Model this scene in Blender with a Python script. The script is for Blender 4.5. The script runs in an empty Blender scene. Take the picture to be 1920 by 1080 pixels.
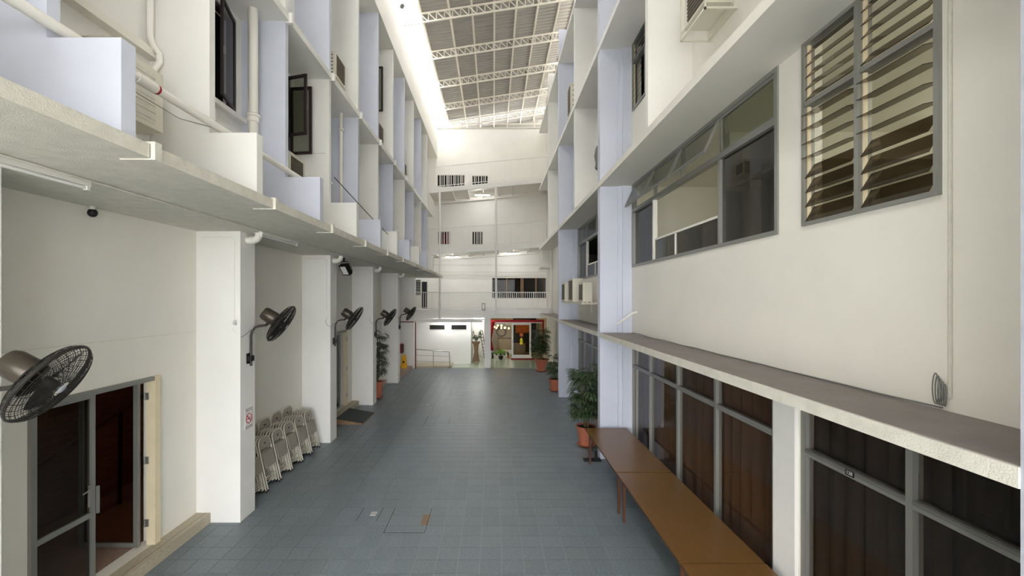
import bpy, bmesh, math, random
from mathutils import Vector, Matrix
random.seed(11)
sc = bpy.context.scene
COL = sc.collection
R = math.radians

# ------------------------------------------------------------------ camera
F, CX, CY, H = 812.0, 925.0, 560.0, 3.62
cd = bpy.data.cameras.new('camera')
cam = bpy.data.objects.new('camera', cd)
COL.objects.link(cam)
cam.location = (0, 0, H)
cam.rotation_euler = (math.pi / 2, 0, 0)
cd.sensor_width = 36
cd.lens = 36 * F / 1920
cd.shift_x = (960 - CX) / 1920
cd.shift_y = (CY - 540) / 1920
cd.clip_start = 0.05
cd.clip_end = 300
sc.camera = cam

# ------------------------------------------------------------------ world / exposure
w = bpy.data.worlds.new('sky')
sc.world = w
w.use_nodes = True
bg = w.node_tree.nodes['Background']
bg.inputs[0].default_value = (0.985, 0.995, 1.0, 1)
bg.inputs[1].default_value = 8.0
vs = sc.view_settings
vs.view_transform = 'Standard'
vs.look = 'None'
vs.gamma = 1
vs.use_curve_mapping = False
vs.exposure = 0.7
sc.cycles.max_bounces = 10
sc.cycles.diffuse_bounces = 6
sc.cycles.transparent_max_bounces = 16

# ------------------------------------------------------------------ materials
def lin(c):
    return tuple(((v / 255) / 12.92 if v <= 10 else (((v / 255) + .055) / 1.055) ** 2.4) for v in c)

MATS = {}
def mat(name, rgb, rough=.6, metal=0, var=0, vscale=3, bump=0, bscale=60, spec=.4, stretch=None):
    """rgb given as sRGB 0-255; var = noise-driven value variation; bump = fine relief"""
    m = bpy.data.materials.new(name); m.use_nodes = True
    nt = m.node_tree; b = nt.nodes['Principled BSDF']
    c = (*lin(rgb), 1)
    b.inputs['Base Color'].default_value = c
    b.inputs['Roughness'].default_value = rough
    b.inputs['Metallic'].default_value = metal
    b.inputs['Specular IOR Level'].default_value = spec
    if var or bump:
        g = nt.nodes.new('ShaderNodeNewGeometry')
        src = g.outputs['Position']
        if stretch:
            mp = nt.nodes.new('ShaderNodeMapping'); mp.inputs['Scale'].default_value = stretch
            nt.links.new(src, mp.inputs[0]); src = mp.outputs[0]
    if var:
        n = nt.nodes.new('ShaderNodeTexNoise'); n.inputs['Scale'].default_value = vscale
        n.inputs['Detail'].default_value = 6; n.inputs['Roughness'].default_value = .65
        nt.links.new(src, n.inputs['Vector'])
        mr = nt.nodes.new('ShaderNodeMapRange')
        mr.inputs[1].default_value = .3; mr.inputs[2].default_value = .7
        mr.inputs[3].default_value = 1 - var; mr.inputs[4].default_value = 1 + var
        nt.links.new(n.outputs['Fac'], mr.inputs[0])
        mx = nt.nodes.new('ShaderNodeMix'); mx.data_type = 'RGBA'; mx.blend_type = 'MULTIPLY'
        mx.inputs[0].default_value = 1
        mx.inputs[6].default_value = c
        nt.links.new(mr.outputs[0], mx.inputs[7])
        nt.links.new(mx.outputs[2], b.inputs['Base Color'])
    if bump:
        n2 = nt.nodes.new('ShaderNodeTexNoise'); n2.inputs['Scale'].default_value = bscale
        n2.inputs['Detail'].default_value = 4
        nt.links.new(src, n2.inputs['Vector'])
        bp = nt.nodes.new('ShaderNodeBump'); bp.inputs['Strength'].default_value = bump
        bp.inputs['Distance'].default_value = .01
        nt.links.new(n2.outputs['Fac'], bp.inputs['Height'])
        nt.links.new(bp.outputs[0], b.inputs['Normal'])
    MATS[name] = m
    return m

def glass(name, tint, ior=1.5, rough=.01):
    m = bpy.data.materials.new(name); m.use_nodes = True
    nt = m.node_tree; nt.nodes.clear()
    o = nt.nodes.new('ShaderNodeOutputMaterial')
    t = nt.nodes.new('ShaderNodeBsdfTransparent'); t.inputs[0].default_value = (*tint, 1)
    g = nt.nodes.new('ShaderNodeBsdfGlossy'); g.inputs['Roughness'].default_value = rough
    f = nt.nodes.new('ShaderNodeFresnel'); f.inputs[0].default_value = ior
    mx = nt.nodes.new('ShaderNodeMixShader')
    gm = nt.nodes.new('ShaderNodeNewGeometry')          # outer face reflects, inner face only transmits
    iv = nt.nodes.new('ShaderNodeMath'); iv.operation = 'SUBTRACT'; iv.inputs[0].default_value = 1
    nt.links.new(gm.outputs['Backfacing'], iv.inputs[1])
    ml = nt.nodes.new('ShaderNodeMath'); ml.operation = 'MULTIPLY'
    nt.links.new(f.outputs[0], ml.inputs[0]); nt.links.new(iv.outputs[0], ml.inputs[1])
    nt.links.new(ml.outputs[0], mx.inputs[0]); nt.links.new(t.outputs[0], mx.inputs[1])
    nt.links.new(g.outputs[0], mx.inputs[2]); nt.links.new(mx.outputs[0], o.inputs[0])
    MATS[name] = m
    return m

def emit(name, rgb, s):
    m = bpy.data.materials.new(name); m.use_nodes = True
    b = m.node_tree.nodes['Principled BSDF']
    b.inputs['Base Color'].default_value = (*lin(rgb), 1)
    b.inputs['Emission Color'].default_value = (*lin(rgb), 1)
    b.inputs['Emission Strength'].default_value = s
    MATS[name] = m
    return m

mat('white', (229, 228, 225), .7, var=.03, vscale=1.2, bump=.06, bscale=45)
mat('warm_white', (227, 224, 216), .7, var=.03, vscale=1.0, bump=.06, bscale=45)
mat('back_paint', (236, 234, 229), .7, var=.03, vscale=1.0, bump=.05, bscale=45)
mat('blue', (202, 206, 221), .65, var=.03, vscale=1.5, bump=.05, bscale=45)
mat('blue_side', (172, 176, 187), .65, var=.07, vscale=9, bump=.1, bscale=60)
mat('fascia', (207, 204, 194), .85, var=.09, vscale=7, bump=.5, bscale=90)
mat('canopy_top', (132, 125, 122), .8, var=.12, vscale=2.2, bump=.2, bscale=30)
mat('grout', (146, 152, 151), .9)
mat('cover_line', (28, 30, 32), .8)
mat('rust_tile', (134, 112, 92), .8, var=.2, vscale=18)
mat('steel', (170, 171, 170), .35, .9)
mat('aluminium', (150, 150, 146), .45, .5)
mat('alu_dark', (122, 122, 119), .5, .4)
mat('alu_white', (222, 220, 212), .5)
mat('cream', (222, 208, 178), .6, var=.04, vscale=4)
mat('terrazzo', (176, 166, 146), .5, var=.22, vscale=55)
mat('terrazzo_pink', (150, 126, 114), .45, var=.22, vscale=60)
mat('rear_tile', (171, 181, 160), .12, var=.03, vscale=2)
mat('brown_wall', (128, 96, 76), .8, var=.35, vscale=4, stretch=(1, 1, 9))
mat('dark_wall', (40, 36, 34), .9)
mat('dark', (24, 23, 24), .6)
mat('window_frame_dark', (52, 42, 44), .45)
mat('black', (16, 16, 17), .5)
mat('fan_metal', (58, 54, 51), .42, .4)
mat('fan_motor', (70, 63, 55), .35, .35)
mat('fan_wire', (50, 47, 45), .4, .5)
mat('chair_metal', (196, 191, 178), .4)
mat('chair_panel', (152, 146, 136), .45)
mat('rubber', (30, 30, 31), .8)
mat('pvc', (226, 224, 218), .5)
mat('ac_white', (212, 208, 194), .55)
mat('ac_grille', (92, 86, 74), .7)
mat('wood_table', (114, 82, 44), .3, var=.16, vscale=6, stretch=(14, .8, 1), spec=.5)
mat('wood_edge', (74, 50, 30), .55, var=.15, vscale=8)
mat('table_leg', (84, 52, 36), .55)
mat('curtain_brown', (108, 82, 64), .9, var=.2, vscale=3, stretch=(1, 6, .3))
mat('curtain_dark', (70, 62, 58), .9, var=.2, vscale=3, stretch=(1, 6, .3))
mat('terracotta', (168, 98, 74), .75, var=.08, vscale=6)
mat('soil', (48, 38, 30), .95)
mat('leaf', (52, 72, 42), .45, var=.25, vscale=5)
mat('leaf_grey', (60, 70, 54), .45, var=.25, vscale=5)
mat('bush', (104, 150, 44), .5, var=.3, vscale=8)
mat('stem', (88, 74, 48), .8)
mat('roof_sheet', (166, 162, 156), .5, .15, var=.06, vscale=1.2)
mat('roof_steel', (226, 220, 208), .55)
mat('yellow', (232, 178, 20), .5)
mat('yellow_orn', (232, 214, 40), .5)
mat('red', (158, 24, 34), .7)
mat('dark_red', (120, 42, 38), .6)
mat('red_mat', (122, 28, 32), .9)
mat('orange', (196, 98, 38), .6, var=.4, vscale=9)
mat('wood_light', (150, 116, 84), .6)
mat('wicker', (132, 106, 82), .85, var=.25, vscale=16)
mat('beige', (206, 190, 158), .8, var=.08, vscale=2)
mat('room_wall', (216, 213, 204), .8)
mat('sign_white', (228, 226, 224), .5)
mat('sign_red', (168, 40, 48), .5)
mat('ink', (26, 24, 26), .6)
mat('mat_black', (62, 68, 70), .85, var=.08, vscale=40, bump=.3, bscale=120)
glass('glass_dark', (.22, .21, .20))
glass('glass_grey', (.74, .75, .71))
glass('glass_smoke', (.36, .36, .35), 1.6)
glass('glass_mid', (.66, .67, .62))
glass('glass_dull', (.8, .8, .78), 1.22)
glass('glass_tint', (.88, .85, .81))
glass('glass_door', (.62, .62, .60))
glass('glass_clear', (.86, .88, .84))
glass('glass_brown', (.40, .35, .30))
glass('glass_red', (.78, .66, .60))
emit('tube_light', (240, 240, 220), 34)
emit('rear_tube', (250, 250, 248), 85)  # also used by the fittings added to brighten the rear
emit('hall_fill_tube', (255, 226, 190), 14)  # for the unseen lamp added in the hall
emit('warm_lamp', (255, 214, 140), 12)
emit('lens', (205, 210, 214), .0)

# floor tile: slate look, each tile its own tone
def tile_material():
    m = bpy.data.materials.new('slate_tile'); m.use_nodes = True
    nt = m.node_tree; b = nt.nodes['Principled BSDF']; L = nt.links.new
    g = nt.nodes.new('ShaderNodeNewGeometry')
    sn = nt.nodes.new('ShaderNodeVectorMath'); sn.operation = 'SUBTRACT'; sn.inputs[1].default_value = (.115, 6.006, 0)
    L(g.outputs['Position'], sn.inputs[0])
    dv = nt.nodes.new('ShaderNodeVectorMath'); dv.operation = 'SCALE'; dv.inputs['Scale'].default_value = 1 / .3
    L(sn.outputs[0], dv.inputs[0])
    fl = nt.nodes.new('ShaderNodeVectorMath'); fl.operation = 'FLOOR'; L(dv.outputs[0], fl.inputs[0])
    sx = nt.nodes.new('ShaderNodeSeparateXYZ'); L(fl.outputs[0], sx.inputs[0])
    cb = nt.nodes.new('ShaderNodeCombineXYZ'); L(sx.outputs[0], cb.inputs[0]); L(sx.outputs[1], cb.inputs[1])
    wn = nt.nodes.new('ShaderNodeTexWhiteNoise'); L(cb.outputs[0], wn.inputs['Vector'])
    mp = nt.nodes.new('ShaderNodeMapping'); mp.inputs['Scale'].default_value = (1, 2.6, 1); L(g.outputs['Position'], mp.inputs[0])
    n1 = nt.nodes.new('ShaderNodeTexNoise'); n1.inputs['Scale'].default_value = 26; n1.inputs['Detail'].default_value = 8; n1.inputs['Roughness'].default_value = .75
    L(mp.outputs[0], n1.inputs['Vector'])
    n3 = nt.nodes.new('ShaderNodeTexNoise'); n3.inputs['Scale'].default_value = .7; L(g.outputs['Position'], n3.inputs['Vector'])
    r1 = nt.nodes.new('ShaderNodeValToRGB')
    r1.color_ramp.elements[0].position = .3; r1.color_ramp.elements[0].color = (*lin((86, 96, 105)), 1)
    r1.color_ramp.elements[1].position = .72; r1.color_ramp.elements[1].color = (*lin((136, 147, 155)), 1)
    L(n1.outputs['Fac'], r1.inputs[0])
    mr = nt.nodes.new('ShaderNodeMapRange'); mr.inputs[3].default_value = .93; mr.inputs[4].default_value = 1.06; L(wn.outputs[0], mr.inputs[0])
    mx = nt.nodes.new('ShaderNodeMix'); mx.data_type = 'RGBA'; mx.blend_type = 'MULTIPLY'; mx.inputs[0].default_value = 1
    L(r1.outputs[0], mx.inputs[6]); L(mr.outputs[0], mx.inputs[7])
    m2 = nt.nodes.new('ShaderNodeMix'); m2.data_type = 'RGBA'; m2.inputs[7].default_value = (*lin((116, 124, 122)), 1)
    r3 = nt.nodes.new('ShaderNodeMapRange'); r3.inputs[1].default_value = .4; r3.inputs[2].default_value = .7; r3.inputs[4].default_value = .35; L(n3.outputs['Fac'], r3.inputs[0])
    L(r3.outputs[0], m2.inputs[0]); L(mx.outputs[2], m2.inputs[6])
    L(m2.outputs[2], b.inputs['Base Color'])
    b.inputs['Roughness'].default_value = .42
    b.inputs['Specular IOR Level'].default_value = .45
    bp = nt.nodes.new('ShaderNodeBump'); bp.inputs['Strength'].default_value = .35; bp.inputs['Distance'].default_value = .006
    L(n1.outputs['Fac'], bp.inputs['Height']); L(bp.outputs[0], b.inputs['Normal'])
    MATS['slate_tile'] = m
tile_material()

# translucent roof light sheet
def skylight_material():
    m = bpy.data.materials.new('skylight_sheet'); m.use_nodes = True
    nt = m.node_tree; nt.nodes.clear(); L = nt.links.new
    o = nt.nodes.new('ShaderNodeOutputMaterial')
    t = nt.nodes.new('ShaderNodeBsdfTranslucent'); t.inputs[0].default_value = (.92, .9, .86, 1)
    d = nt.nodes.new('ShaderNodeBsdfDiffuse'); d.inputs[0].default_value = (.9, .88, .84, 1)
    mx = nt.nodes.new('ShaderNodeMixShader'); mx.inputs[0].default_value = .25
    L(t.outputs[0], mx.inputs[1]); L(d.outputs[0], mx.inputs[2])
    tr = nt.nodes.new('ShaderNodeBsdfTransparent'); tr.inputs[0].default_value = (.95, .94, .92, 1)
    m2 = nt.nodes.new('ShaderNodeMixShader'); m2.inputs[0].default_value = .38
    L(mx.outputs[0], m2.inputs[1]); L(tr.outputs[0], m2.inputs[2]); L(m2.outputs[0], o.inputs[0])
    MATS['skylight_sheet'] = m
skylight_material()

# ------------------------------------------------------------------ mesh helpers
def NB(): return bmesh.new()

def box(bm, x0, x1, y0, y1, z0, z1, skip=''):
    v = [bm.verts.new(p) for p in ((x0, y0, z0), (x1, y0, z0), (x1, y1, z0), (x0, y1, z0),
                                   (x0, y0, z1), (x1, y0, z1), (x1, y1, z1), (x0, y1, z1))]
    for k, f in (('b', (3, 2, 1, 0)), ('t', (4, 5, 6, 7)), ('s', (0, 1, 5, 4)), ('e', (1, 2, 6, 5)), ('n', (2, 3, 7, 6)), ('w', (3, 0, 4, 7))):
        if k not in skip: bm.faces.new([v[i] for i in f])
    return v

def boxb(x0, x1, y0, y1, z0, z1):
    bm = NB(); box(bm, x0, x1, y0, y1, z0, z1); return bm

def prism(bm, pts, axis, a, b):
    """extrude a 2D outline along an axis: axis 'x' -> pts are (y,z); 'y' -> (x,z); 'z' -> (x,y)"""
    def mk(p, t):
        return {'x': (t, p[0], p[1]), 'y': (p[0], t, p[1]), 'z': (p[0], p[1], t)}[axis]
    A = [bm.verts.new(mk(p, a)) for p in pts]; B = [bm.verts.new(mk(p, b)) for p in pts]
    n = len(pts)
    bm.faces.new(A[::-1]); bm.faces.new(B)
    for i in range(n): bm.faces.new((A[i], A[(i + 1) % n], B[(i + 1) % n], B[i]))

def tube(bm, pts, r, seg=8, cap=True):
    pts = [Vector(p) for p in pts]
    rs = r if isinstance(r, (list, tuple)) else [r] * len(pts)
    prev = None; up = None
    rings = []
    for i, p in enumerate(pts):
        if i == 0: d = pts[1] - p
        elif i == len(pts) - 1: d = p - pts[i - 1]
        else: d = (pts[i + 1] - p).normalized() + (p - pts[i - 1]).normalized()
        d.normalize()
        if up is None:
            up = Vector((0, 0, 1)) if abs(d.z) < .9 else Vector((1, 0, 0))
        a = d.cross(up).normalized(); up = a.cross(d).normalized()
        rings.append([bm.verts.new(p + rs[i] * (math.cos(2 * math.pi * k / seg) * a + math.sin(2 * math.pi * k / seg) * up)) for k in range(seg)])
    for A, B in zip(rings, rings[1:]):
        for k in range(seg): bm.faces.new((A[k], A[(k + 1) % seg], B[(k + 1) % seg], B[k]))
    if cap:
        bm.faces.new(rings[0][::-1]); bm.faces.new(rings[-1])

def ring(bm, c, n, rad, r, seg=40, ts=5):
    c = Vector(c); n = Vector(n).normalized()
    a = n.orthogonal().normalized(); b = n.cross(a)
    R_ = []
    for i in range(seg):
        t = 2 * math.pi * i / seg; d = math.cos(t) * a + math.sin(t) * b
        R_.append([bm.verts.new(c + d * (rad + r * math.cos(2 * math.pi * k / ts)) + n * (r * math.sin(2 * math.pi * k / ts))) for k in range(ts)])
    for i in range(seg):
        A, B = R_[i], R_[(i + 1) % seg]
        for k in range(ts): bm.faces.new((A[k], B[k], B[(k + 1) % ts], A[(k + 1) % ts]))

def lathe(bm, prof, c=(0, 0, 0), n=(0, 0, 1), seg=24):
    """prof: list of (radius, height) along axis n"""
    c = Vector(c); n = Vector(n).normalized(); a = n.orthogonal().normalized(); b = n.cross(a)
    R_ = []
    for rad, h in prof:
        R_.append([bm.verts.new(c + n * h + max(rad, 1e-4) * (math.cos(2 * math.pi * k / seg) * a + math.sin(2 * math.pi * k / seg) * b)) for k in range(seg)])
    for A, B in zip(R_, R_[1:]):
        for k in range(seg): bm.faces.new((A[k], A[(k + 1) % seg], B[(k + 1) % seg], B[k]))
    bm.faces.new(R_[0][::-1]); bm.faces.new(R_[-1])

ROOT = {}
def root(name, loc, label, cat=None, group=None, kind=None, rz=0):
    o = bpy.data.objects.new(name, None); COL.objects.link(o)
    o.empty_display_size = .1
    o.location = loc; o.rotation_euler = (0, 0, rz)
    o['label'] = label
    if cat: o['category'] = cat
    if group: o['group'] = group
    if kind: o['kind'] = kind
    ROOT[o.name] = Vector(loc)
    return o

def mesh_of(name, bm, m, smooth=False):
    bmesh.ops.recalc_face_normals(bm, faces=bm.faces)
    me = bpy.data.meshes.new(name); bm.to_mesh(me); bm.free()
    me.materials.append(MATS[m])
    if smooth:
        for p in me.polygons: p.use_smooth = True
        me.set_sharp_from_angle(angle=R(40))
    return me

def base_of(o):
    while o.parent: o = o.parent
    return ROOT.get(o.name, Vector((0, 0, 0)))

def part(name, bm, m, parent, smooth=False, label=None, kind=None, world=True):
    """mesh part under parent; world=True: geometry was given in world coordinates (root not rotated)"""
    if world and parent is not None:
        bmesh.ops.translate(bm, verts=bm.verts, vec=-base_of(parent))
    o = bpy.data.objects.new(name, mesh_of(name, bm, m, smooth)); COL.objects.link(o)
    o.parent = parent
    if label: o['label'] = label
    if kind: o['kind'] = kind
    return o

def thing(name, bm, m, loc, label, cat, group=None, smooth=False, kind=None):
    """single-mesh thing given in world coordinates, origin at loc"""
    bmesh.ops.translate(bm, verts=bm.verts, vec=-Vector(loc))
    o = bpy.data.objects.new(name, mesh_of(name, bm, m, smooth)); COL.objects.link(o)
    o.location = loc; o['label'] = label
    if cat: o['category'] = cat
    if group: o['group'] = group
    if kind: o['kind'] = kind
    ROOT[o.name] = Vector(loc)
    return o

def inst(src, parent, loc=(0, 0, 0), rot=None):
    """copy of a part sharing its mesh; loc in parent space"""
    c = src.copy(); COL.objects.link(c); c.parent = parent; c.location = loc
    if rot is not None: c.rotation_euler = rot
    return c

def dup(r, loc, label, rz=0, group=None):
    c = r.copy(); COL.objects.link(c); c.location = loc; c.rotation_euler = (0, 0, rz); c['label'] = label
    if group: c['group'] = group
    ROOT[c.name] = Vector(loc)
    for ch in list(r.children):
        d = ch.copy(); COL.objects.link(d); d.parent = c
        for g in list(ch.children):
            e = g.copy(); COL.objects.link(e); e.parent = d
    return c

def holed(bm, x0, x1, y0, y1, z0, z1, holes):
    """wall slab in the YZ plane with rectangular openings (ya,yb,za,zb)"""
    ys = sorted({y0, y1, *[h[0] for h in holes], *[h[1] for h in holes]}); ys = [y for y in ys if y0 <= y <= y1]
    for a, b in zip(ys, ys[1:]):
        cuts = sorted([(h[2], h[3]) for h in holes if h[0] <= a + 1e-6 and h[1] >= b - 1e-6])
        z = z0
        for c0, c1 in cuts:
            if c0 > z + 1e-6: box(bm, x0, x1, a, b, z, c0)
            z = max(z, c1)
        if z < z1 - 1e-6: box(bm, x0, x1, a, b, z, z1)

def holed_x(bm, y0, y1, x0, x1, z0, z1, holes):
    """wall slab in the XZ plane with openings (xa,xb,za,zb)"""
    xs = sorted({x0, x1, *[h[0] for h in holes], *[h[1] for h in holes]}); xs = [x for x in xs if x0 <= x <= x1]
    for a, b in zip(xs, xs[1:]):
        cuts = sorted([(h[2], h[3]) for h in holes if h[0] <= a + 1e-6 and h[1] >= b - 1e-6])
        z = z0
        for c0, c1 in cuts:
            if c0 > z + 1e-6: box(bm, a, b, y0, y1, z, c0)
            z = max(z, c1)
        if z < z1 - 1e-6: box(bm, a, b, y0, y1, z, z1)

def frame_yz(bm, x0, x1, y0, y1, z0, z1, t):
    box(bm, x0, x1, y0, y0 + t, z0, z1); box(bm, x0, x1, y1 - t, y1, z0, z1)
    box(bm, x0, x1, y0 + t, y1 - t, z0, z0 + t); box(bm, x0, x1, y0 + t, y1 - t, z1 - t, z1)

def frame_xz(bm, y0, y1, x0, x1, z0, z1, t):
    box(bm, x0, x0 + t, y0, y1, z0, z1); box(bm, x1 - t, x1, y0, y1, z0, z1)
    box(bm, x0 + t, x1 - t, y0, y1, z0, z0 + t); box(bm, x0 + t, x1 - t, y0, y1, z1 - t, z1)

def text_part(name, s, size, m, parent, matrix, label=None, align='CENTER'):
    cu = bpy.data.curves.new('t', 'FONT'); cu.body = s; cu.size = size; cu.align_x = align; cu.align_y = 'CENTER'; cu.extrude = .0006
    cu.resolution_u = 3
    t = bpy.data.objects.new('t', cu); COL.objects.link(t)
    bpy.context.view_layer.update()
    me = bpy.data.meshes.new_from_object(t.evaluated_get(bpy.context.evaluated_depsgraph_get()))
    bpy.data.objects.remove(t); bpy.data.curves.remove(cu)
    me.transform(matrix); me.materials.clear(); me.materials.append(MATS[m])
    o = bpy.data.objects.new(name, me); COL.objects.link(o); o.parent = parent
    if label: o['label'] = label
    return o

# ================================================================== FLOOR
XW, XWR = -4.8, 3.1          # ground wall planes, left and right
bm = NB(); box(bm, -9.2, 9.2, -6.2, 31, -.3, -.006)
floor = thing('floor', bm, 'grout', (0, 10, -.006), 'dark slate-grey tiled courtyard floor with pale joints', None, kind='structure')
T = .3
cells = []
for i in range(-17, 11):
    for j in range(-14, 56):
        x0, y0 = .115 + i * T, 6.006 + j * T
        if x0 + T < -4.82 or x0 > 3.12 or y0 < 1.2 or y0 + T > 22.6: continue
        x1, y1 = min(x0 + T, 3.1), min(y0 + T, 22.6)
        x0 = max(x0, -4.8)
        if x1 - x0 < .03 or y1 - y0 < .03: continue
        cells.append((x0, x1, y0, y1))
def in_view(c):
    xm, ym = (c[0] + c[1]) / 2, (c[2] + c[3]) / 2
    px, py = CX + F * xm / ym, CY + F * H / ym
    hidden = (xm > 2.0 and ym < 9.6) or xm < -4.57
    return 0 < px < 1920 and py < 1085 and not hidden
vis = sorted([c for c in cells if in_view(c)], key=lambda c: c[2] * c[2] + ((c[0] + c[1]) / 2) ** 2)
near = set(vis[:300])
shared = {}
g = .0035
field = NB()
fb = ROOT['floor']
for c in cells:
    dz = random.uniform(-.0006, .0006)
    if c in near:
        k = (round(c[1] - c[0], 3), round(c[3] - c[2], 3))
        if k not in shared:
            b = NB(); box(b, g, k[0] - g, g, k[1] - g, -.008, 0, 'b'); shared[k] = mesh_of('tile', b, 'slate_tile')
        o = bpy.data.objects.new('tile', shared[k]); COL.objects.link(o); o.parent = floor
        o.location = Vector((c[0], c[2], dz)) - fb
    else:
        box(field, c[0] + g, c[1] - g, c[2] + g, c[3] - g, -.008, dz, 'b')
part('tile_field', field, 'slate_tile', floor, kind='stuff')
bm = NB()
for i in range(9):
    for j in range(12):
        x0, y0 = -1.25 + i * .5, 22.6 + j * .5
        box(bm, x0 + .002, x0 + .498, y0 + .002, y0 + .498, -.006, 0, 'b')
part('rear_tile_field', bm, 'rear_tile', floor, label='pale green polished floor tiles', kind='stuff')
part('ramp_floor', boxb(-4.8, -2.2, 22.62, 23.9, -.006, .1), 'terrazzo', floor, label='beige raised ramp floor behind the handrail')
part('forecourt', boxb(-30, 30, -40, -6.2, -.2, -.01), 'fascia', floor, label='pale concrete forecourt beyond the light opening added behind the viewpoint')
part('rear_floor_edge', boxb(-2.2, -1.25, 22.6, 26, -.006, .02), 'rear_tile', floor)

# manhole covers and drains set in the floor
def cover(x0, x1, y0, y1, sides, label, name='inspection_cover'):
    r = root(name, ((x0 + x1) / 2, y0, 0), label, 'floor cover', 'covers set into the court floor')
    t = .008
    for s in sides:
        b = NB()
        if s == 'w': box(b, x0, x0 + t, y0, y1, -.004, .0015)
        if s == 'e': box(b, x1 - t, x1, y0, y1, -.004, .0015)
        if s == 's': box(b, x0, x1, y0, y0 + t * 1.3, -.004, .0015)
        if s == 'n': box(b, x0, x1, y1 - t, y1, -.004, .0015)
        part('cover_gap', b, 'cover_line', r)
    return r
c1 = cover(-1.70, -1.06, 6.69, 7.48, 'wes', 'large square inspection cover with a brown worn corner')
part('worn_patch', boxb(-1.17, -1.05, 6.93, 7.26, -.004, .001), 'rust_tile', c1, label='brown worn patch')
c2 = cover(-2.24, -1.90, 7.05, 7.49, 'we', 'small inspection cover with a white drain beside the large cover')
b = NB(); frame_xz(b, 0, .1, 0, .1, 0, .1, .02)
b = NB(); box(b, -2.06, -1.97, 7.22, 7.35, -.004, .003)
d = part('drain_plate', b, 'sign_white', c2, label='small white drain plate')
for k in range(3): part('drain_slot', boxb(-2.05 + k * .028, -2.036 + k * .028, 7.235, 7.335, -.002, .004), 'alu_dark', d)
c3 = cover(-2.0, -1.30, 12.45, 13.25, 'we', 'farther inspection cover in the middle of the court')
c4 = root('floor_drain', (-2.25, 14.8, 0), 'round floor drain farther along the court floor', 'floor drain')
b = NB(); lathe(b, [(.0, 0), (.11, 0), (.11, .002), (.0, .002)], (-2.25, 14.8, 0), seg=20); part('rim', b, 'alu_dark', c4)
b = NB(); lathe(b, [(.0, .002), (.07, .002), (.06, .005), (.0, .005)], (-2.25, 14.8, 0), seg=20); part('grate', b, 'steel', c4)

# ================================================================== LEFT BUILDING
WL = root('wall_left', (-4.8, 0, 0), 'white left-hand building with columns, ledges and tall fins', kind='structure')
ZS, ZT = 4.71, 4.82           # ledge soffit and top
D1 = (4.46, 6.19, .16, 2.53)  # near doorway
D2 = (12.0, 14.15, .16, 2.6)
bm = NB(); holed(bm, -5.0, XW, -6, 25.2, -.006, ZS, [D1, D2])
part('ground_wall', bm, 'warm_white', WL)
PY = [3.17, 7.0, 10.87, 14.72, 18.55, 22.42]
for y in [-.66] + PY:
    part('column', boxb(XW, -4.09, y, y + .43, -.006, ZS), 'white', WL)
FY = [3.2 + 1.835 * k for k in range(-1, 11)]       # fin planes; index 0 is k=-1
def FK(k): return FY[k + 1]
# the long ledge, one segment per half bay with a nib at its joint
for k in range(-2, 11):
    a = 3.36 + 1.865 * k; b_ = a + 1.865
    if k == 10: b_ = 22.85
    s = part('ledge', boxb(XW if k > -2 else XW, -2.66, a, b_ - .006, ZS, ZT), 'fascia', WL)
    part('ledge_nib', boxb(-2.9, -2.625, a - .0, a + .07, ZS - .012, ZT + .02), 'fascia', s)
# fins
for k in range(-1, 11):
    y = FK(k); lo = 'blue' if k % 2 == 0 else 'white'; hi = 'white' if k % 2 == 0 else 'blue'
    th = .1
    part('fin', boxb(-4.0, -3.3, y, y + th, ZT, 8.03), lo, WL)
    if k <= 9: part('low_fin', boxb(-3.3, -2.75, y, y + .13, ZT, 5.55), lo, WL)
    part('upper_fin', boxb(-4.0, -3.3, y, y + th, 8.15, 11.8), hi, WL)
    e = boxb(-4.0, -3.25, y + .02, y + 1.835 + .02 - .004, 8.03, 8.15)
    s = part('floor_slab', e, 'white', WL)
    part('slab_nib', boxb(-3.4, -3.2, y + .02, y + .09, 8.01, 8.17), 'white', s)
part('roof_beam', boxb(-4.0, -3.25, -2, 25.2, 11.8, 13.5), 'warm_white', WL)
# upper wall with window openings
WK = {1: (FK(1) + .25, FK(2) - .14), 2: (FK(2) + .22, FK(3) - .14)}
holes = [(a, b_, 6.45, 7.95) for a, b_ in WK.values()]
holes += [(FK(5) + .95, FK(6) - .12, 9.6, 11.2), (FK(9) + .95, FK(10) - .1, 9.6, 11.0), (FK(3) + .95, FK(4) - .12, 9.6, 11.2)]
bm = NB(); holed(bm, -4.2, -4.0, -6, 25.2, ZT, 13.5, holes)
part('upper_wall', bm, 'white', WL)
part('roof_slab', boxb(-5.2, -4.0, -6, 25.2, 13.5, 13.55), 'fascia', WL)
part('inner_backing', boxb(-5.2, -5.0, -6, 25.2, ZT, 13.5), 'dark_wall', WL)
for k in range(-1, 5):
    y = FK(k)
    if k == 0: part('sill', boxb(-4.0, -3.88, y + .1, FK(1), 6.38, 6.47), 'warm_white', WL)
    elif k > 0: part('sill', boxb(-4.0, -3.9, y + .1, FK(k + 1), 6.38, 6.45), 'white', WL)
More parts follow.
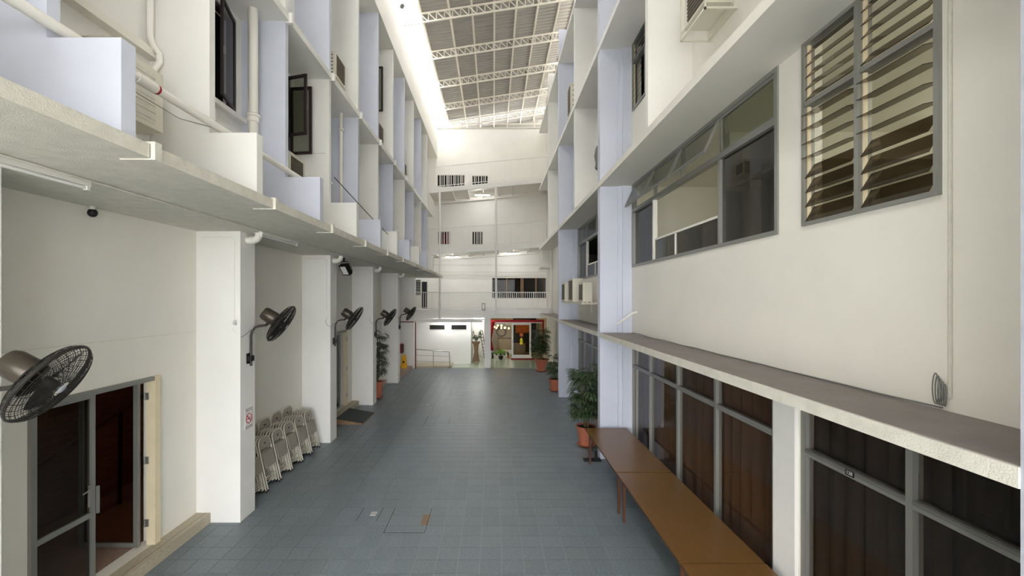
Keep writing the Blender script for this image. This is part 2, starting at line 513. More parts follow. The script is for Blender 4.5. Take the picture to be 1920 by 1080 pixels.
# the rooms behind the ground wall (dark hall seen through the doors)
part('hall_back_wall', boxb(-7.0, -6.8, 1.5, 9.5, 0, 4.0), 'brown_wall', WL)
part('hall_side_wall', boxb(-8.0, -5.0, 1.3, 1.5, 0, 4.0), 'brown_wall', WL)
part('hall_far_wall', boxb(-8.0, -5.0, 9.5, 9.7, 0, 4.0), 'brown_wall', WL)
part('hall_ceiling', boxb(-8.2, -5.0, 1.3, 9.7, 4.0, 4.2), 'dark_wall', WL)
part('hall_floor', boxb(-8.0, XW, 1.5, 9.5, .0, .158), 'terrazzo_pink', WL)
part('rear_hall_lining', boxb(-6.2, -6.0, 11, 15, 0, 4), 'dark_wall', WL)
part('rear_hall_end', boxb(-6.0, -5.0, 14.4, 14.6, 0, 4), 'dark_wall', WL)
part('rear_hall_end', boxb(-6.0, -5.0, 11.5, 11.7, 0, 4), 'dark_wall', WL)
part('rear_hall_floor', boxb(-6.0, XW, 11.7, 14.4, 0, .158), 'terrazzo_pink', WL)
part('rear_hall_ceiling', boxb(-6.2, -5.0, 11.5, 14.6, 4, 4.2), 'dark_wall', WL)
# door steps
for a, b_ in ((3.6, 7.0), (11.3, 14.72), (15.15, 18.55)):
    s = part('step', boxb(XW, -4.57, a, b_, -.006, .16), 'terrazzo', WL, label='speckled terrazzo door step')
    part('step_edge', boxb(-4.645, -4.64, a + .002, b_ - .002, .158, .1615), 'wood_edge', s)
part('platform', boxb(XW, -4.2, 18.98, 22.42, -.006, .15), 'terrazzo_pink', WL, label='pink terrazzo platform')
part('plaster_line', boxb(XW - .001, XW + .004, 3.6, 7.0, 3.09, 3.096), 'fascia', WL)

# near doorway
def door_jambs(r, D, m, jm):
    b = NB(); t = .06
    box(b, -5.0, -4.76, D[0], D[0] + t, D[2], D[3]); box(b, -5.0, -4.76, D[0] + t, D[1] - .1, D[3] - t, D[3])
    part('frame', b, m, r)
    part('jamb', boxb(-4.88, -4.755, D[1] - .1, D[1], D[2], D[3]), jm, r, label='cream painted door jamb')
d1 = root('door_1', (-4.85, 5.3, .16), 'aluminium glass double door with one leaf open, beside the nearest fan', kind='structure')
door_jambs(d1, D1, 'aluminium', 'cream')
ym = 5.28
b = NB(); frame_yz(b, -4.9, -4.85, D1[0] + .06, ym, .17, 2.47, .055); box(b, -4.9, -4.85, D1[0] + .115, ym - .055, .98, 1.04)
lf = part('leaf_frame', b, 'aluminium', d1)
part('pane', boxb(-4.878, -4.872, D1[0] + .115, ym - .055, 1.04, 2.415), 'glass_door', lf)
part('pane', boxb(-4.878, -4.872, D1[0] + .115, ym - .055, .225, .98), 'glass_door', lf)
b = NB(); box(b, -4.85, -4.842, ym - .1, ym - .06, 1.12, 1.38); tube(b, [(-4.845, ym - .08, 1.34), (-4.80, ym - .08, 1.35), (-4.79, ym - .22, 1.33)], .01, 8)
part('handle', b, 'aluminium', lf)
b = NB(); box(b, -4.85, -4.825, ym + .005, ym + .03, 1.0, 1.33); part('pull_bar', b, 'aluminium', d1)
# open leaf folded into the hall
yo = D1[1] - .14
b = NB(); 
for x0, x1, z0, z1 in ((-4.99, -4.93, .17, 2.47), (-5.75, -5.69, .17, 2.47), (-5.69, -4.99, .17, .23), (-5.69, -4.99, 2.41, 2.47)):
    box(b, x0, x1, yo - .05, yo, z0, z1)
lo_ = part('open_leaf', b, 'aluminium', d1)
part('pane', boxb(-5.69, -4.99, yo - .028, yo - .022, .23, 2.41), 'glass_red', lo_)
for z in (.42, 1.3, 2.2):
    b = NB(); box(b, -4.90, -4.84, yo + .02, yo + .038, z, z + .1); tube(b, [(-4.885, yo + .02, z), (-4.885, yo + .02, z + .1)], .011, 8)
    part('hinge', b, 'steel', d1)
# lamp added to lift the hall, and a handrail standing for a reflection
r = root('hall_fill_light', (-5.9, 5.6, 4.0), 'unseen tube lamp added to brighten the dark hall behind the near door', 'ceiling light')
part('housing', boxb(-5.95, -5.85, 5.0, 6.2, 3.94, 4.0), 'ac_white', r)
b = NB(); tube(b, [(-5.9, 5.05, 3.92), (-5.9, 6.15, 3.92)], .016, 8); part('tube', b, 'hall_fill_tube', r)
hr = root('reflected_handrail', (-6.3, 5.5, .16), 'dark handrail on posts standing for a railing reflection in the near doorway', 'handrail')
b = NB(); tube(b, [(-6.3, 3.2, 1.15), (-6.3, 5.6, 1.2), (-6.2, 6.6, 1.55), (-6.1, 8.6, 2.3)], .035, 8); part('rail', b, 'wood_edge', hr)
for y, z in ((3.8, 1.16), (5.5, 1.2), (7.3, 1.8)):
    b = NB(); tube(b, [(-6.3, y, .158), (-6.3 + .02, y, z - .02)], .03, 8); part('post', b, 'dark', hr)

d2 = root('door_2', (-4.85, 13, .16), 'open doorway with cream jamb behind the rubber ramp', kind='structure')
door_jambs(d2, D2, 'aluminium', 'cream')
for z in (.45, 1.3, 2.25): part('hinge', boxb(-4.75, -4.735, 13.98, 14.06, z, z + .12), 'steel', d2)
b = NB(); frame_yz(b, -4.9, -4.85, 12.06, 13.7, .17, 2.54, .06); lf = part('leaf_frame', b, 'aluminium', d2)
part('pane', boxb(-4.878, -4.872, 12.12, 13.64, .23, 2.48), 'glass_dark', lf)

# casement windows on the upper left wall
def casement(n, y0, y1, z0, z1, leaves, label):
    r = root('window_%d' % n, (-4.05, (y0 + y1) / 2, z0), label, kind='structure')
    b = NB(); frame_yz(b, -4.12, -4.03, y0, y1, z0, z1, .055); part('frame', b, 'window_frame_dark', r)
    yc = (y0 + y1) / 2
    part('pane', boxb(-4.1, -4.094, y0 + .055, yc, z0 + .055, z1 - .055), 'glass_dark', r)
    part('mullion', boxb(-4.11, -4.05, yc - .025, yc + .025, z0 + .055, z1 - .055), 'window_frame_dark', r)
    for hy, wd, ang, lz0, lz1 in leaves:   # hinge y, signed width, opening angle
        s = 1 if wd > 0 else -1; wd = abs(wd)
        b = NB(); t = .05
        box(b, -.018, .018, 0, t, 0, lz1 - lz0); box(b, -.018, .018, wd - t, wd, 0, lz1 - lz0)
        box(b, -.018, .018, t, wd - t, 0, t); box(b, -.018, .018, t, wd - t, lz1 - lz0 - t, lz1 - lz0)
        gb = boxb(-.003, .003, t, wd - t, t, lz1 - lz0 - t)
        M = Matrix.Translation((-4.0, hy, lz0)) @ Matrix.Rotation(-s * R(ang), 4, 'Z') @ Matrix.Diagonal((1, s, 1, 1))
        bmesh.ops.transform(b, matrix=M, verts=b.verts); bmesh.ops.transform(gb, matrix=M, verts=gb.verts)
        lf = part('open_leaf', b, 'window_frame_dark', r)
        part('leaf_pane', gb, 'glass_grey', lf)
        hb = NB(); box(hb, .018, .045, wd - .045, wd - .015, (lz1 - lz0) * .42, (lz1 - lz0) * .5)
        bmesh.ops.transform(hb, matrix=M, verts=hb.verts); part('latch', hb, 'steel', lf)
    return r
casement(1, *WK[1], 6.45, 7.95, [(WK[1][1] - .03, -.62, 16, 6.5, 7.9)], 'dark framed casement window above the ledge beside the white downpipe')
casement(2, *WK[2], 6.45, 7.95, [(WK[2][1] - .02, -.44, 84, 6.46, 7.78), (WK[2][1] - .26, -.5, 74, 6.72, 7.86)], 'dark framed casement window with leaves swung open between the fins')
casement(3, FK(5) + .95, FK(6) - .12, 9.6, 11.2, [(FK(6) - .12, -.42, 84, 9.7, 11.15)], 'dark casement above the middle air conditioner on the upper left floor')
casement(4, FK(9) + .95, FK(10) - .1, 9.6, 11.0, [(FK(10) - .1, -.4, 84, 9.6, 10.9)], 'dark casement on the upper floor at the far end of the left building')
casement(5, FK(3) + .95, FK(4) - .12, 9.6, 11.2, [], 'dark casement above the nearest air conditioner on the upper left floor')

# ================================================================== RIGHT BUILDING
WR = root('wall_right', (3.1, 0, 0), 'white right-hand building with lavender columns, canopies and windows', kind='structure')
X0 = 2.41
LW1 = (4.77, 9.66, .0, 2.75)      # ground glazing
LW2 = (2.0, 4.37, .0, 2.75)
LW3 = (10.15, 15.86, .0, 2.75)
UW1 = (4.70, 9.64, 4.32, 6.15)    # big window
UW2 = (2.99, 4.32, 4.34, 6.15)    # louvres
UW3 = (10.2, 15.8, 4.30, 6.15)
LV1 = (8.77, 9.60, 7.77, 9.25)
LV2 = (11.75, 12.72, 7.6, 9.25)
LV3 = (11.75, 12.72, 10.7, 12.25)
bm = NB(); holed(bm, XWR, 3.28, -6, 25.2, -.006, 13.5, [LW1, LW2, LW3, UW1, UW2, UW3, LV1, LV2, LV3])
part('main_wall', bm, 'warm_white', WR)
part('pilaster', boxb(3.06, XWR, 4.40, 4.74, -.006, 2.75), 'white', WR)
for y in (9.78, 15.9):
    c = part('column', boxb(X0, 2.80, y, y + .22, -.006, 12.25), 'blue', WR, label='lavender column')
    part('column_rib', boxb(2.80, 2.90, y - .03, y + .22, -.006, 12.25), 'blue', WR)
    part('column_root', boxb(2.90, XWR, y - .08, y + .22, -.006, 12.25), 'blue', WR)
part('column', boxb(X0, XWR, 1.55, 1.98, -.006, 12.25), 'blue_side', WR)
for y in (3.7, 6.75, 12.85, 19):
    for z0, z1 in ((6.27, 9.25), (9.37, 12.25), (12.37, 13.5)):
        part('fin', boxb(X0, XWR, y, y + .12, z0, z1), 'white', WR)
for y in (9.78, 15.9):
    part('upper_fin', boxb(X0, XWR, y, y + .12, 12.37, 13.5), 'blue', WR)
for z in (6.15, 9.25, 12.25):
    for a, b_ in ((-2, 9.78), (9.78, 12.85), (12.85, 15.9), (15.9, 22.6)):
        part('floor_slab', boxb(X0 - .02, XWR, a + .002, b_ - .002, z, z + .12), 'white' if z > 7 else 'warm_white', WR)
for a, b_ in ((1.98, 9.77), (10.0, 15.89), (16.12, 22.5)):
    c = part('canopy', boxb(X0 - .01, XWR, a, b_, 2.75, 2.848), 'fascia', WR, label='thin concrete canopy')
    part('canopy_screed', boxb(X0 + .012, XWR, a + .003, b_ - .003, 2.848, 2.853), 'canopy_top', c, label='grey canopy top')
part('window_step', boxb(2.98, XWR, 10.15, 15.86, -.006, .1), 'terrazzo_pink', WR)
# closed shell behind the facade
part('outer_wall', boxb(8.8, 9.0, -6, 25.2, -.006, 13.5), 'room_wall', WR)
part('ground_ceiling', boxb(3.28, 8.8, -6, 25.2, 2.80, 3.1), 'room_wall', WR)
part('room_ceiling', boxb(3.28, 8.8, -6, 25.2, 6.16, 6.4), 'room_wall', WR)
part('top_ceiling', boxb(3.28, 8.8, -6, 25.2, 13.3, 13.5), 'room_wall', WR)
part('room_partition', boxb(3.28, 8.8, 9.85, 10.0, 3.1, 6.16), 'room_wall', WR)
part('room_partition', boxb(3.28, 8.8, 1.6, 1.75, 3.1, 6.16), 'room_wall', WR)
part('room_wall_end', boxb(3.28, 8.8, -6.2, -6, -.006, 13.5), 'room_wall', WR)
part('room_wall_end', boxb(3.28, 8.8, 25.2, 25.4, -.006, 13.5), 'room_wall', WR)
part('room_beam', boxb(3.6, 8.8, 6.6, 6.9, 5.75, 6.16), 'room_wall', WR)
part('room_column', boxb(4.3, 4.7, 6.55, 6.95, 3.1, 5.75), 'room_wall', WR)
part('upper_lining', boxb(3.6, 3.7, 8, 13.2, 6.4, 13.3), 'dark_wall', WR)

# ground glazing
def glazing(n, W, ys, label, tr=2.13, heavy=False, step=0):
    r = root('window_%d' % n, (3.15, (W[0] + W[1]) / 2, step), label, kind='structure')
    t = .05 if not heavy else .075
    b = NB(); frame_yz(b, 3.10, 3.17, W[0], W[1], W[2] + step, W[3], t); part('frame', b, 'aluminium', r)
    for y in ys: part('mullion', boxb(3.09, 3.17, y - .028, y + .028, W[2] + step + t, W[3] - t), 'aluminium', r)
    cuts = [W[0] + t] + sorted(ys) + [W[1] - t]
    for a, b_ in zip(cuts, cuts[1:]):
        a2 = a + (.028 if a in ys else 0); b2 = b_ - (.028 if b_ in ys else 0)
        part('transom', boxb(3.095, 3.165, a2, b2, tr - .035, tr + .035), 'aluminium', r)
        if heavy: part('transom_ridge', boxb(3.085, 3.095, a2, b2, tr + .0, tr + .03), 'alu_dark', r)
        part('pane', boxb(3.133, 3.139, a2, b2, tr + .035, W[3] - t), 'glass_tint', r)
        part('pane', boxb(3.133, 3.139, a2, b2, W[2] + step + t, tr - .035), 'glass_tint', r)
    return r
glazing(6, LW1, [6.04, 7.29, 8.57], 'long dark glazed screen under the canopy behind the wooden tables')
w7 = glazing(7, LW2, [3.22], 'dark glazed screen with thick transom at the near right corner', tr=2.10, heavy=True)
b = boxb(3.078, 3.085, 3.70, 3.79, 2.085, 2.135); pl = part('number_plate', b, 'black', w7, label='small black number plate')
text_part('lettering', '138', .045, 'sign_white', pl, Matrix.Translation(Vector((3.0775, 3.745, 2.11)) - ROOT['window_7']) @ Matrix(((0, 0, -1, 0), (-1, 0, 0, 0), (0, 1, 0, 0), (0, 0, 0, 1))))
glazing(8, LW3, [11.3, 12.45, 13.6, 14.75], 'dark glazed screen under the far canopy behind the potted palm', step=.1)

def curtain(name, y0, y1, z0, z1, x, m, label):
    b = NB(); n = int((y1 - y0) / .03)
    A = []; 
    for i in range(n + 1):
        y = y0 + (y1 - y0) * i / n
        dx = .05 * math.sin(y * 27 + 1.6 * math.sin(y * 3.1)) + .018 * math.sin(y * 55)
        A.append((b.verts.new((x + dx, y, z0)), b.verts.new((x + dx * .7, y, z1))))
    for p, q in zip(A, A[1:]): b.faces.new((p[0], q[0], q[1], p[1]))
    bmesh.ops.solidify(b, geom=b.faces[:], thickness=.006)
    return thing(name, b, m, (x, (y0 + y1) / 2, z0), label, 'curtain', smooth=True)
curtain('curtain', 4.5, 8.5, .05, 2.72, 3.25, 'curtain_brown', 'long brown pleated curtain behind the glass beside the wooden tables')
curtain('curtain', 1.99, 4.39, .05, 2.72, 3.25, 'curtain_dark', 'dark pleated curtain behind the near right glass')
curtain('curtain', 8.6, 9.75, .05, 2.72, 3.25, 'curtain_dark', 'dark drawn curtain behind the last pane next to the lavender column')
curtain('curtain', 10.1, 15.9, .12, 2.72, 3.25, 'curtain_dark', 'dark curtain behind the glass under the far canopy')

# the big window with tilted top leaves
def big_window(n, W, tr, m0, m1, tops, label, fixed_top=None):
    r = root('window_%d' % n, (3.15, (W[0] + W[1]) / 2, W[2]), label, kind='structure')
    t = .05
    b = NB(); frame_yz(b, 3.08, 3.18, W[0], W[1], W[2], W[3], t); part('frame', b, 'aluminium', r)
    part('transom', boxb(3.075, 3.175, W[0] + t, W[1] - t, tr - .035, tr + .035), 'aluminium', r)
    for y in (m0, m1): part('mullion', boxb(3.09, 3.17, y - .025, y + .025, W[2] + t, tr - .035), 'alu_white' if y == m1 else 'aluminium', r)
    # lower row: near pane, open bay with guard pane, far pane
    part('pane', boxb(3.13, 3.136, W[0] + t, m0 - .025, W[2] + t, tr - .035), 'glass_smoke', r)
    part('pane', boxb(3.15, 3.156, m1 + .025, W[1] - t, W[2] + t, tr - .035), 'glass_dark', r)
    b = NB(); box(b, 3.11, 3.15, m0 + .025, m1 - .025, W[2] + .42, W[2] + .455)
    gr = part('guard_rail', b, 'alu_white', r)
    ymid = (m0 + m1) / 2 + .25
    part('guard_post', boxb(3.11, 3.15, ymid - .02, ymid + .02, W[2] + t, W[2] + .42), 'alu_white', gr)
    part('guard_pane', boxb(3.127, 3.133, m0 + .025, ymid - .02, W[2] + t, W[2] + .42), 'glass_smoke', gr)
    part('guard_pane', boxb(3.127, 3.133, ymid + .02, m1 - .025, W[2] + t, W[2] + .42), 'glass_smoke', gr)
    # top row
    for a, b_, ang in tops:
        hgt = W[3] - tr - .035 - t; wd = b_ - a
        fb_ = NB(); q = .035
        frame_yz(fb_, -.015, .015, 0, wd, -hgt, 0, q)
        gb = boxb(-.003, .003, q, wd - q, -hgt + q, -q)
        M = Matrix.Translation((3.115, a, W[3] - t)) @ Matrix.Rotation(R(ang), 4, 'Y')
        for bb in (fb_, gb): bmesh.ops.transform(bb, matrix=M, verts=bb.verts)
        lf = part('top_leaf', fb_, 'aluminium', r); part('leaf_pane', gb, 'glass_mid', lf)
        part('mullion', boxb(3.11, 3.17, b_ + .0, b_ + .03, tr + .035, W[3] - t), 'aluminium', r)
    return r
big_window(9, UW1, 5.56, 5.94, 8.39, [(4.76, 5.92, 0), (5.97, 7.15, 24), (7.2, 8.36, 24), (8.41, 9.56, 24)], 'wide aluminium window with tilted top leaves on the right wall')
big_window(10, UW3, 5.56, 11.6, 14.4, [(10.26, 11.6, 0), (11.66, 13.0, 0), (13.06, 14.4, 0), (14.46, 15.7, 0)], 'aluminium window above the outdoor condensers')

# louvre windows
def louvres(n, W, cols, rows, label, bl='glass_brown'):
    """cols: list of (y0,y1); rows: list of (z0,z1,[tilt,...]) top tilt first from bottom"""
    r = root('window_%d' % n, (3.15, (W[0] + W[1]) / 2, W[2]), label, kind='structure')
    t = .035
    b = NB(); frame_yz(b, 3.07, 3.18, W[0], W[1], W[2], W[3], t); part('frame', b, 'aluminium', r)
    cache = {}
    for i, (a, c) in enumerate(cols):
        if i: part('mullion', boxb(3.06, 3.18, a - .055, a - .012, W[2] + t, W[3] - t), 'aluminium', r)
        for y in (a, c - .016): part('louvre_track', boxb(3.10, 3.13, y, y + .016, W[2] + t, W[3] - t), 'cream', r)
        for j, (z0, z1, tl) in enumerate(rows):
            if j: part('transom', boxb(3.07, 3.18, a - .012, c + .012, z0 - .05, z0 - .005), 'aluminium', r)
            n_ = len(tl); p = (z1 - z0) / n_
            for k, ang in enumerate(tl):
                hw = min(.085, p * .62)
                key = (round(c - a, 3), round(hw, 3))
                if key not in cache:
                    bb = boxb(-.003, .003, .018, c - a - .018, -hw, hw); cache[key] = mesh_of('louvre_blade', bb, bl)
                o = bpy.data.objects.new('louvre_blade', cache[key]); COL.objects.link(o); o.parent = r
                o.location = Vector((3.112, a, z0 + p * (k + .5))) - ROOT[r.name]
                o.rotation_euler = (0, R(ang), 0)
    return r
louvres(11, UW2, [(3.035, 3.635), (3.69, 4.28)],
        [(4.38, 5.50, [30, 32, 30, 34, 78, 76, 78, 76]), (5.56, 6.11, [40, 40, 40, 40, 40])], 'large louvred glass window in the near right wall')
louvres(12, LV1, [(8.81, 9.56)], [(7.81, 8.78, [35] * 8), (8.84, 9.21, [40] * 3)], 'louvred window on the upper floor next to the bright white fin', 'glass_grey')
louvres(13, LV2, [(11.79, 12.68)], [(7.64, 9.21, [35] * 11)], 'louvred window two bays along, above the condenser bay', 'glass_grey')
louvres(14, LV3, [(11.79, 12.68)], [(10.74, 12.21, [35] * 10)], 'louvred window on the top floor above the condenser bay', 'glass_grey')

# room lamps
for i, (x, y) in enumerate(((4.6, 3.0), (6.4, 5.0), (8.1, 6.9))):
    r = root('ceiling_light', (x, y, 6.16), ['fluorescent batten in the upper room just behind the louvred window', 'fluorescent batten in the middle of the upper room', 'fluorescent batten at the back of the upper room'][i], 'ceiling light', 'battens in the upper room')
    part('housing', boxb(x - .05, x + .05, y - .62, y + .62, 5.90, 5.94), 'ac_white', r)
    for q in (-.4, .4): part('hanger', boxb(x - .008, x + .008, y + q - .008, y + q + .008, 5.94, 6.16), 'ac_white', r)
    b = NB(); tube(b, [(x + .07, y - .58, 5.92), (x + .07, y + .58, 5.92)], .018, 10); tube(b, [(x - .07, y - .58, 5.92), (x - .07, y + .58, 5.92)], .018, 10); part('tube', b, 'tube_light', r)

# ================================================================== BACK
WB = root('wall_back', (0, 25.2, 0), 'cream end wall of the courtyard', kind='structure')
bw = [(-3.28, -1.65, 10.1, 10.85), (-1.25, -.3, 10.1, 10.8), (-3.25, -2.5, 6.75, 7.55), (-1.25, -.6, 6.75, 7.55), (-.1, 3.1, 3.62, 4.86), (-4.55, -4.2, 3.8, 4.75)]
bm = NB(); holed_x(bm, 25.2, 25.4, -4.8, 3.3, 3.05, 13.5, bw); part('upper_wall', bm, 'back_paint', WB)
bm = NB(); holed_x(bm, 23.9, 24.05, -4.8, -1.24, -.006, 2.6, [(-3.55, -2.65, 1.88, 2.2), (-2.35, -1.45, 1.88, 2.2)]); part('store_wall', bm, 'white', WB)
part('store_wall_return', boxb(-1.39, -1.24, 24.05, 27, -.006, 2.6), 'white', WB)
part('passage_back', boxb(-1.24, -.2, 26.9, 27.05, -.006, 2.6), 'warm_white', WB)
part('pillar', boxb(-.47, -.14, 22.62, 22.95, -.006, 2.6), 'white', WB)
part('balcony_slab', boxb(-4.8, 3.1, 22.6, 25.2, 2.6, 3.05), 'white', WB)
part('balcony_lip', boxb(-4.8, 3.1, 22.57, 22.6, 2.80, 2.83), 'warm_white', WB)
part('rear_soffit', boxb(-4.8, 3.3, 25.2, 30.2, 2.6, 2.8), 'white', WB)
part('shop_back_wall', boxb(-.3, 3.1, 29.8, 30, -.006, 2.6), 'beige', WB)
part('shop_side_wall', boxb(-.35, -.2, 26.6, 29.8, -.006, 2.6), 'beige', WB)
part('shop_right_wall', boxb(3.1, 3.28, 25.2, 30, -.006, 2.6), 'beige', WB)
part('wall_band', boxb(-4.0, 3.3, 25.15, 25.2, 5.55, 5.62), 'warm_white', WB)
part('wall_band', boxb(-4.0, 3.3, 25.16, 25.2, 5.15, 5.2), 'warm_white', WB)
part('wall_cap', boxb(-3.3, 3.3, 25.12, 25.45, 13.5, 13.56), 'fascia', WB)
part('small_awning', boxb(-4.1, -.55, 22.3, 22.57, 2.40, 2.56), 'white', WB)
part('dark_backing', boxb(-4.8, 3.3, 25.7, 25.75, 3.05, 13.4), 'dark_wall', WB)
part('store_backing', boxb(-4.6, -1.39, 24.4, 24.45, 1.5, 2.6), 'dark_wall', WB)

def back_window(n, W, label, bars=0, wood=False, inner=None):
    r = root('window_%d' % n, ((W[0] + W[1]) / 2, 25.2, W[2]), label, kind='structure')
    b = NB(); frame_xz(b, 25.19, 25.26, W[0], W[1], W[2], W[3], .04); part('frame', b, 'wood_light' if wood else 'alu_white', r)
    part('pane', boxb(W[0] + .04, W[1] - .04, 25.24, 25.246, W[2] + .04, W[3] - .04), 'glass_dull', r)
    for k in range(bars):
        x = W[0] + (W[1] - W[0]) * (k + 1) / (bars + 1)
        part('bar', boxb(x - .015, x + .015, 25.2, 25.23, W[2] + .04, W[3] - .04), 'alu_white', r)
    return r
back_window(15, bw[0], 'barred dark window left of centre above the top footbridge', 7)
back_window(16, bw[1], 'smaller barred dark window above the top footbridge', 4)
w17 = back_window(17, bw[2], 'barred window showing red behind the lower footbridge rail', 3)
part('red_blind', boxb(bw[2][0] + .2, bw[2][1] - .05, 25.35, 25.37, bw[2][2] + .05, bw[2][3] - .05), 'red', w17)
back_window(18, bw[3], 'barred dark window behind the lower footbridge rail', 3)
w19 = back_window(19, bw[4], 'wide dark window with wooden mullions above the balcony rail', 0)
for x in (.78, 1.62, 1.72, 2.48): part('mullion', boxb(x - .03, x + .03, 25.19, 25.26, 3.66, 4.82), 'wood_light', w19)
w20 = back_window(20, bw[5], 'small louvred window under the ledge at the far left')
for k in range(6): part('louvre_blade', boxb(bw[5][0] + .04, bw[5][1] - .04, 25.19, 25.235, 3.87 + k * .145, 3.93 + k * .145), 'alu_dark', w20)
for i, (a, b_) in enumerate(((-3.55, -2.65), (-2.35, -1.45))):
    r = root('window_%d' % (21 + i), ((a + b_) / 2, 23.9, 1.88), ['left', 'right'][i] + ' slit window in the white store wall', kind='structure')
    b = NB(); frame_xz(b, 23.87, 23.95, a, b_, 1.88, 2.2, .035); part('frame', b, 'alu_white', r)
    for k in range(4): part('louvre_blade', boxb(a + .035, b_ - .035, 23.9, 23.93, 1.93 + k * .065, 1.97 + k * .065), 'dark', r)
d3 = root('door_3', (-4.0, 25.18, 3.05), 'narrow dark doorway on the balcony at the far left', kind='structure')
part('leaf', boxb(-4.15, -3.85, 25.14, 25.18, 3.05, 4.6), 'black', d3); b = NB(); box(b, -4.2, -4.15, 25.12, 25.19, 3.05, 4.65); box(b, -3.85, -3.8, 25.12, 25.19, 3.05, 4.65); box(b, -4.15, -3.85, 25.12, 25.19, 4.6, 4.65); part('frame', b, 'alu_white', d3)

# glass shop front
YG = 26.6
d4 = root('door_4', (1.4, YG, 0), 'glazed shop front with a white framed door under a red valance', kind='structure')
b = NB(); box(b, -.2, 3.1, YG - .03, YG + .03, 2.12, 2.2); box(b, -.2, -.1, YG - .03, YG + .03, 0, 2.12); box(b, 3.0, 3.1, YG - .03, YG + .03, 0, 2.12)
part('frame', b, 'alu_white', d4)
b = NB(); frame_xz(b, YG - .03, YG + .03, 1.12, 2.32, .06, 2.12, .11); dl = part('door_leaf', b, 'alu_white', d4)
part('pane', boxb(1.23, 2.21, YG - .003, YG + .003, .17, 2.01), 'glass_clear', dl)
b = NB(); box(b, 1.15, 1.19, YG - .08, YG - .03, .9, 1.15); part('door_handle', b, 'steel', dl)
for k, (a, b_) in enumerate(((-.1, 1.12), (2.32, 3.0))):
    part('side_pane', boxb(a, b_, YG - .003, YG + .003, .05, 2.12), 'glass_clear', d4)
part('threshold', boxb(1.1, 2.35, YG - .2, YG + .05, 0, .06), 'sign_white', d4)
part('valance', boxb(-.25, 3.1, YG - .14, YG - .04, 2.18, 2.32), 'red', d4, label='red cloth valance')
b = NB(); A = []
for i in range(13):
    t = i / 12; z = 2.2 - 1.75 * t; wv = .06 + .1 * abs(t - .62) * 2
    A.append([b.verts.new((-.24, YG - .12, z)), b.verts.new((-.24 + wv, YG - .16, z)), b.verts.new((-.24 + wv * 1.9, YG - .10, z))])
for p, q in zip(A, A[1:]):
    for k in range(2): b.faces.new((p[k], p[k + 1], q[k + 1], q[k]))
bmesh.ops.solidify(b, geom=b.faces[:], thickness=.01)
thing('red_drape', b, 'red', (-.2, YG - .12, .45), 'red drape gathered at the left of the shop front', 'drape')
thing('red_drape', boxb(3.0, 3.09, YG - .13, YG - .05, .3, 2.18), 'red', (3.04, YG - .09, .3), 'straight red drape at the right end of the shop front', 'drape')
thing('door_mat', boxb(1.05, 2.45, 25.55, 26.15, 0, .02), 'red_mat', (1.75, 25.85, 0), 'dark red mat before the shop door', 'door mat')
# inside the shop
for i in range(9):
    x = .0 + (i % 5) * .24 + random.uniform(-.05, .05); y = 27.2 + (i // 5) * .35; z = 1.75 + random.uniform(0, .25)
    r = root('pendant_lamp', (x, y, 2.6), 'small glowing pendant lamp in the cluster behind the shop window', 'lamp', 'pendant lamps in the shop')
    b = NB(); tube(b, [(x, y, 2.6), (x, y, z + .05)], .006, 5); part('cord', b, 'dark', r)
    b = NB(); bmesh.ops.create_uvsphere(b, u_segments=10, v_segments=6, radius=.055, matrix=Matrix.Translation((x, y, z))); part('globe', b, 'warm_lamp', r, True)
b = NB(); ring(b, (.55, 29.7, 1.35), (0, 1, 0), .3, .06, 24, 6); thing('wall_wreath', b, 'wicker', (.55, 29.7, 1.35), 'round dark wreath on the shop wall', 'wreath', smooth=True)
b = NB(); box(b, .35, 1.25, 29.2, 29.75, 0, .9); r = root('low_cabinet', (.8, 29.5, 0), 'pale cabinet inside the shop', 'cabinet'); part('body', b, 'beige', r); part('cabinet_top', boxb(.32, 1.28, 29.17, 29.77, .9, .94), 'wood_light', r)
b = NB(); box(b, 1.35, 2.9, 29.4, 29.5, 0, 2.3); r = root('folding_screen', (2.1, 29.45, 0), 'dark screen with orange panel deep inside the shop', 'screen'); part('panel', b, 'dark', r); part('picture', boxb(1.5, 2.5, 29.36, 29.4, 1.3, 2.2), 'orange', r)
b = NB(); box(b, 1.2, 2.1, 28.2, 28.8, 0, .7); thing('shop_counter', b, 'wood_table', (1.65, 28.5, 0), 'brown wooden counter inside the shop door', 'counter')
r = root('hanging_ornament', (1.72, YG - .02, .85), 'yellow hanging charm on the shop door', 'ornament')
b = NB(); tube(b, [(1.72, YG - .02, 1.75), (1.72, YG - .02, 1.2)], .006, 5); part('cord', b, 'red', r)
b = NB(); lathe(b, [(.01, 0), (.1, .0), (.115, .05), (.07, .16), (.1, .2), (.085, .3), (.05, .36), (.02, .4)], (1.72, YG - .09, .82), seg=8); part('charm', b, 'yellow_orn', r)
b = NB(); box(b, 1.62, 1.82, YG - .04, YG - .02, 1.3, 1.5); part('red_paper', b, 'orange', r)
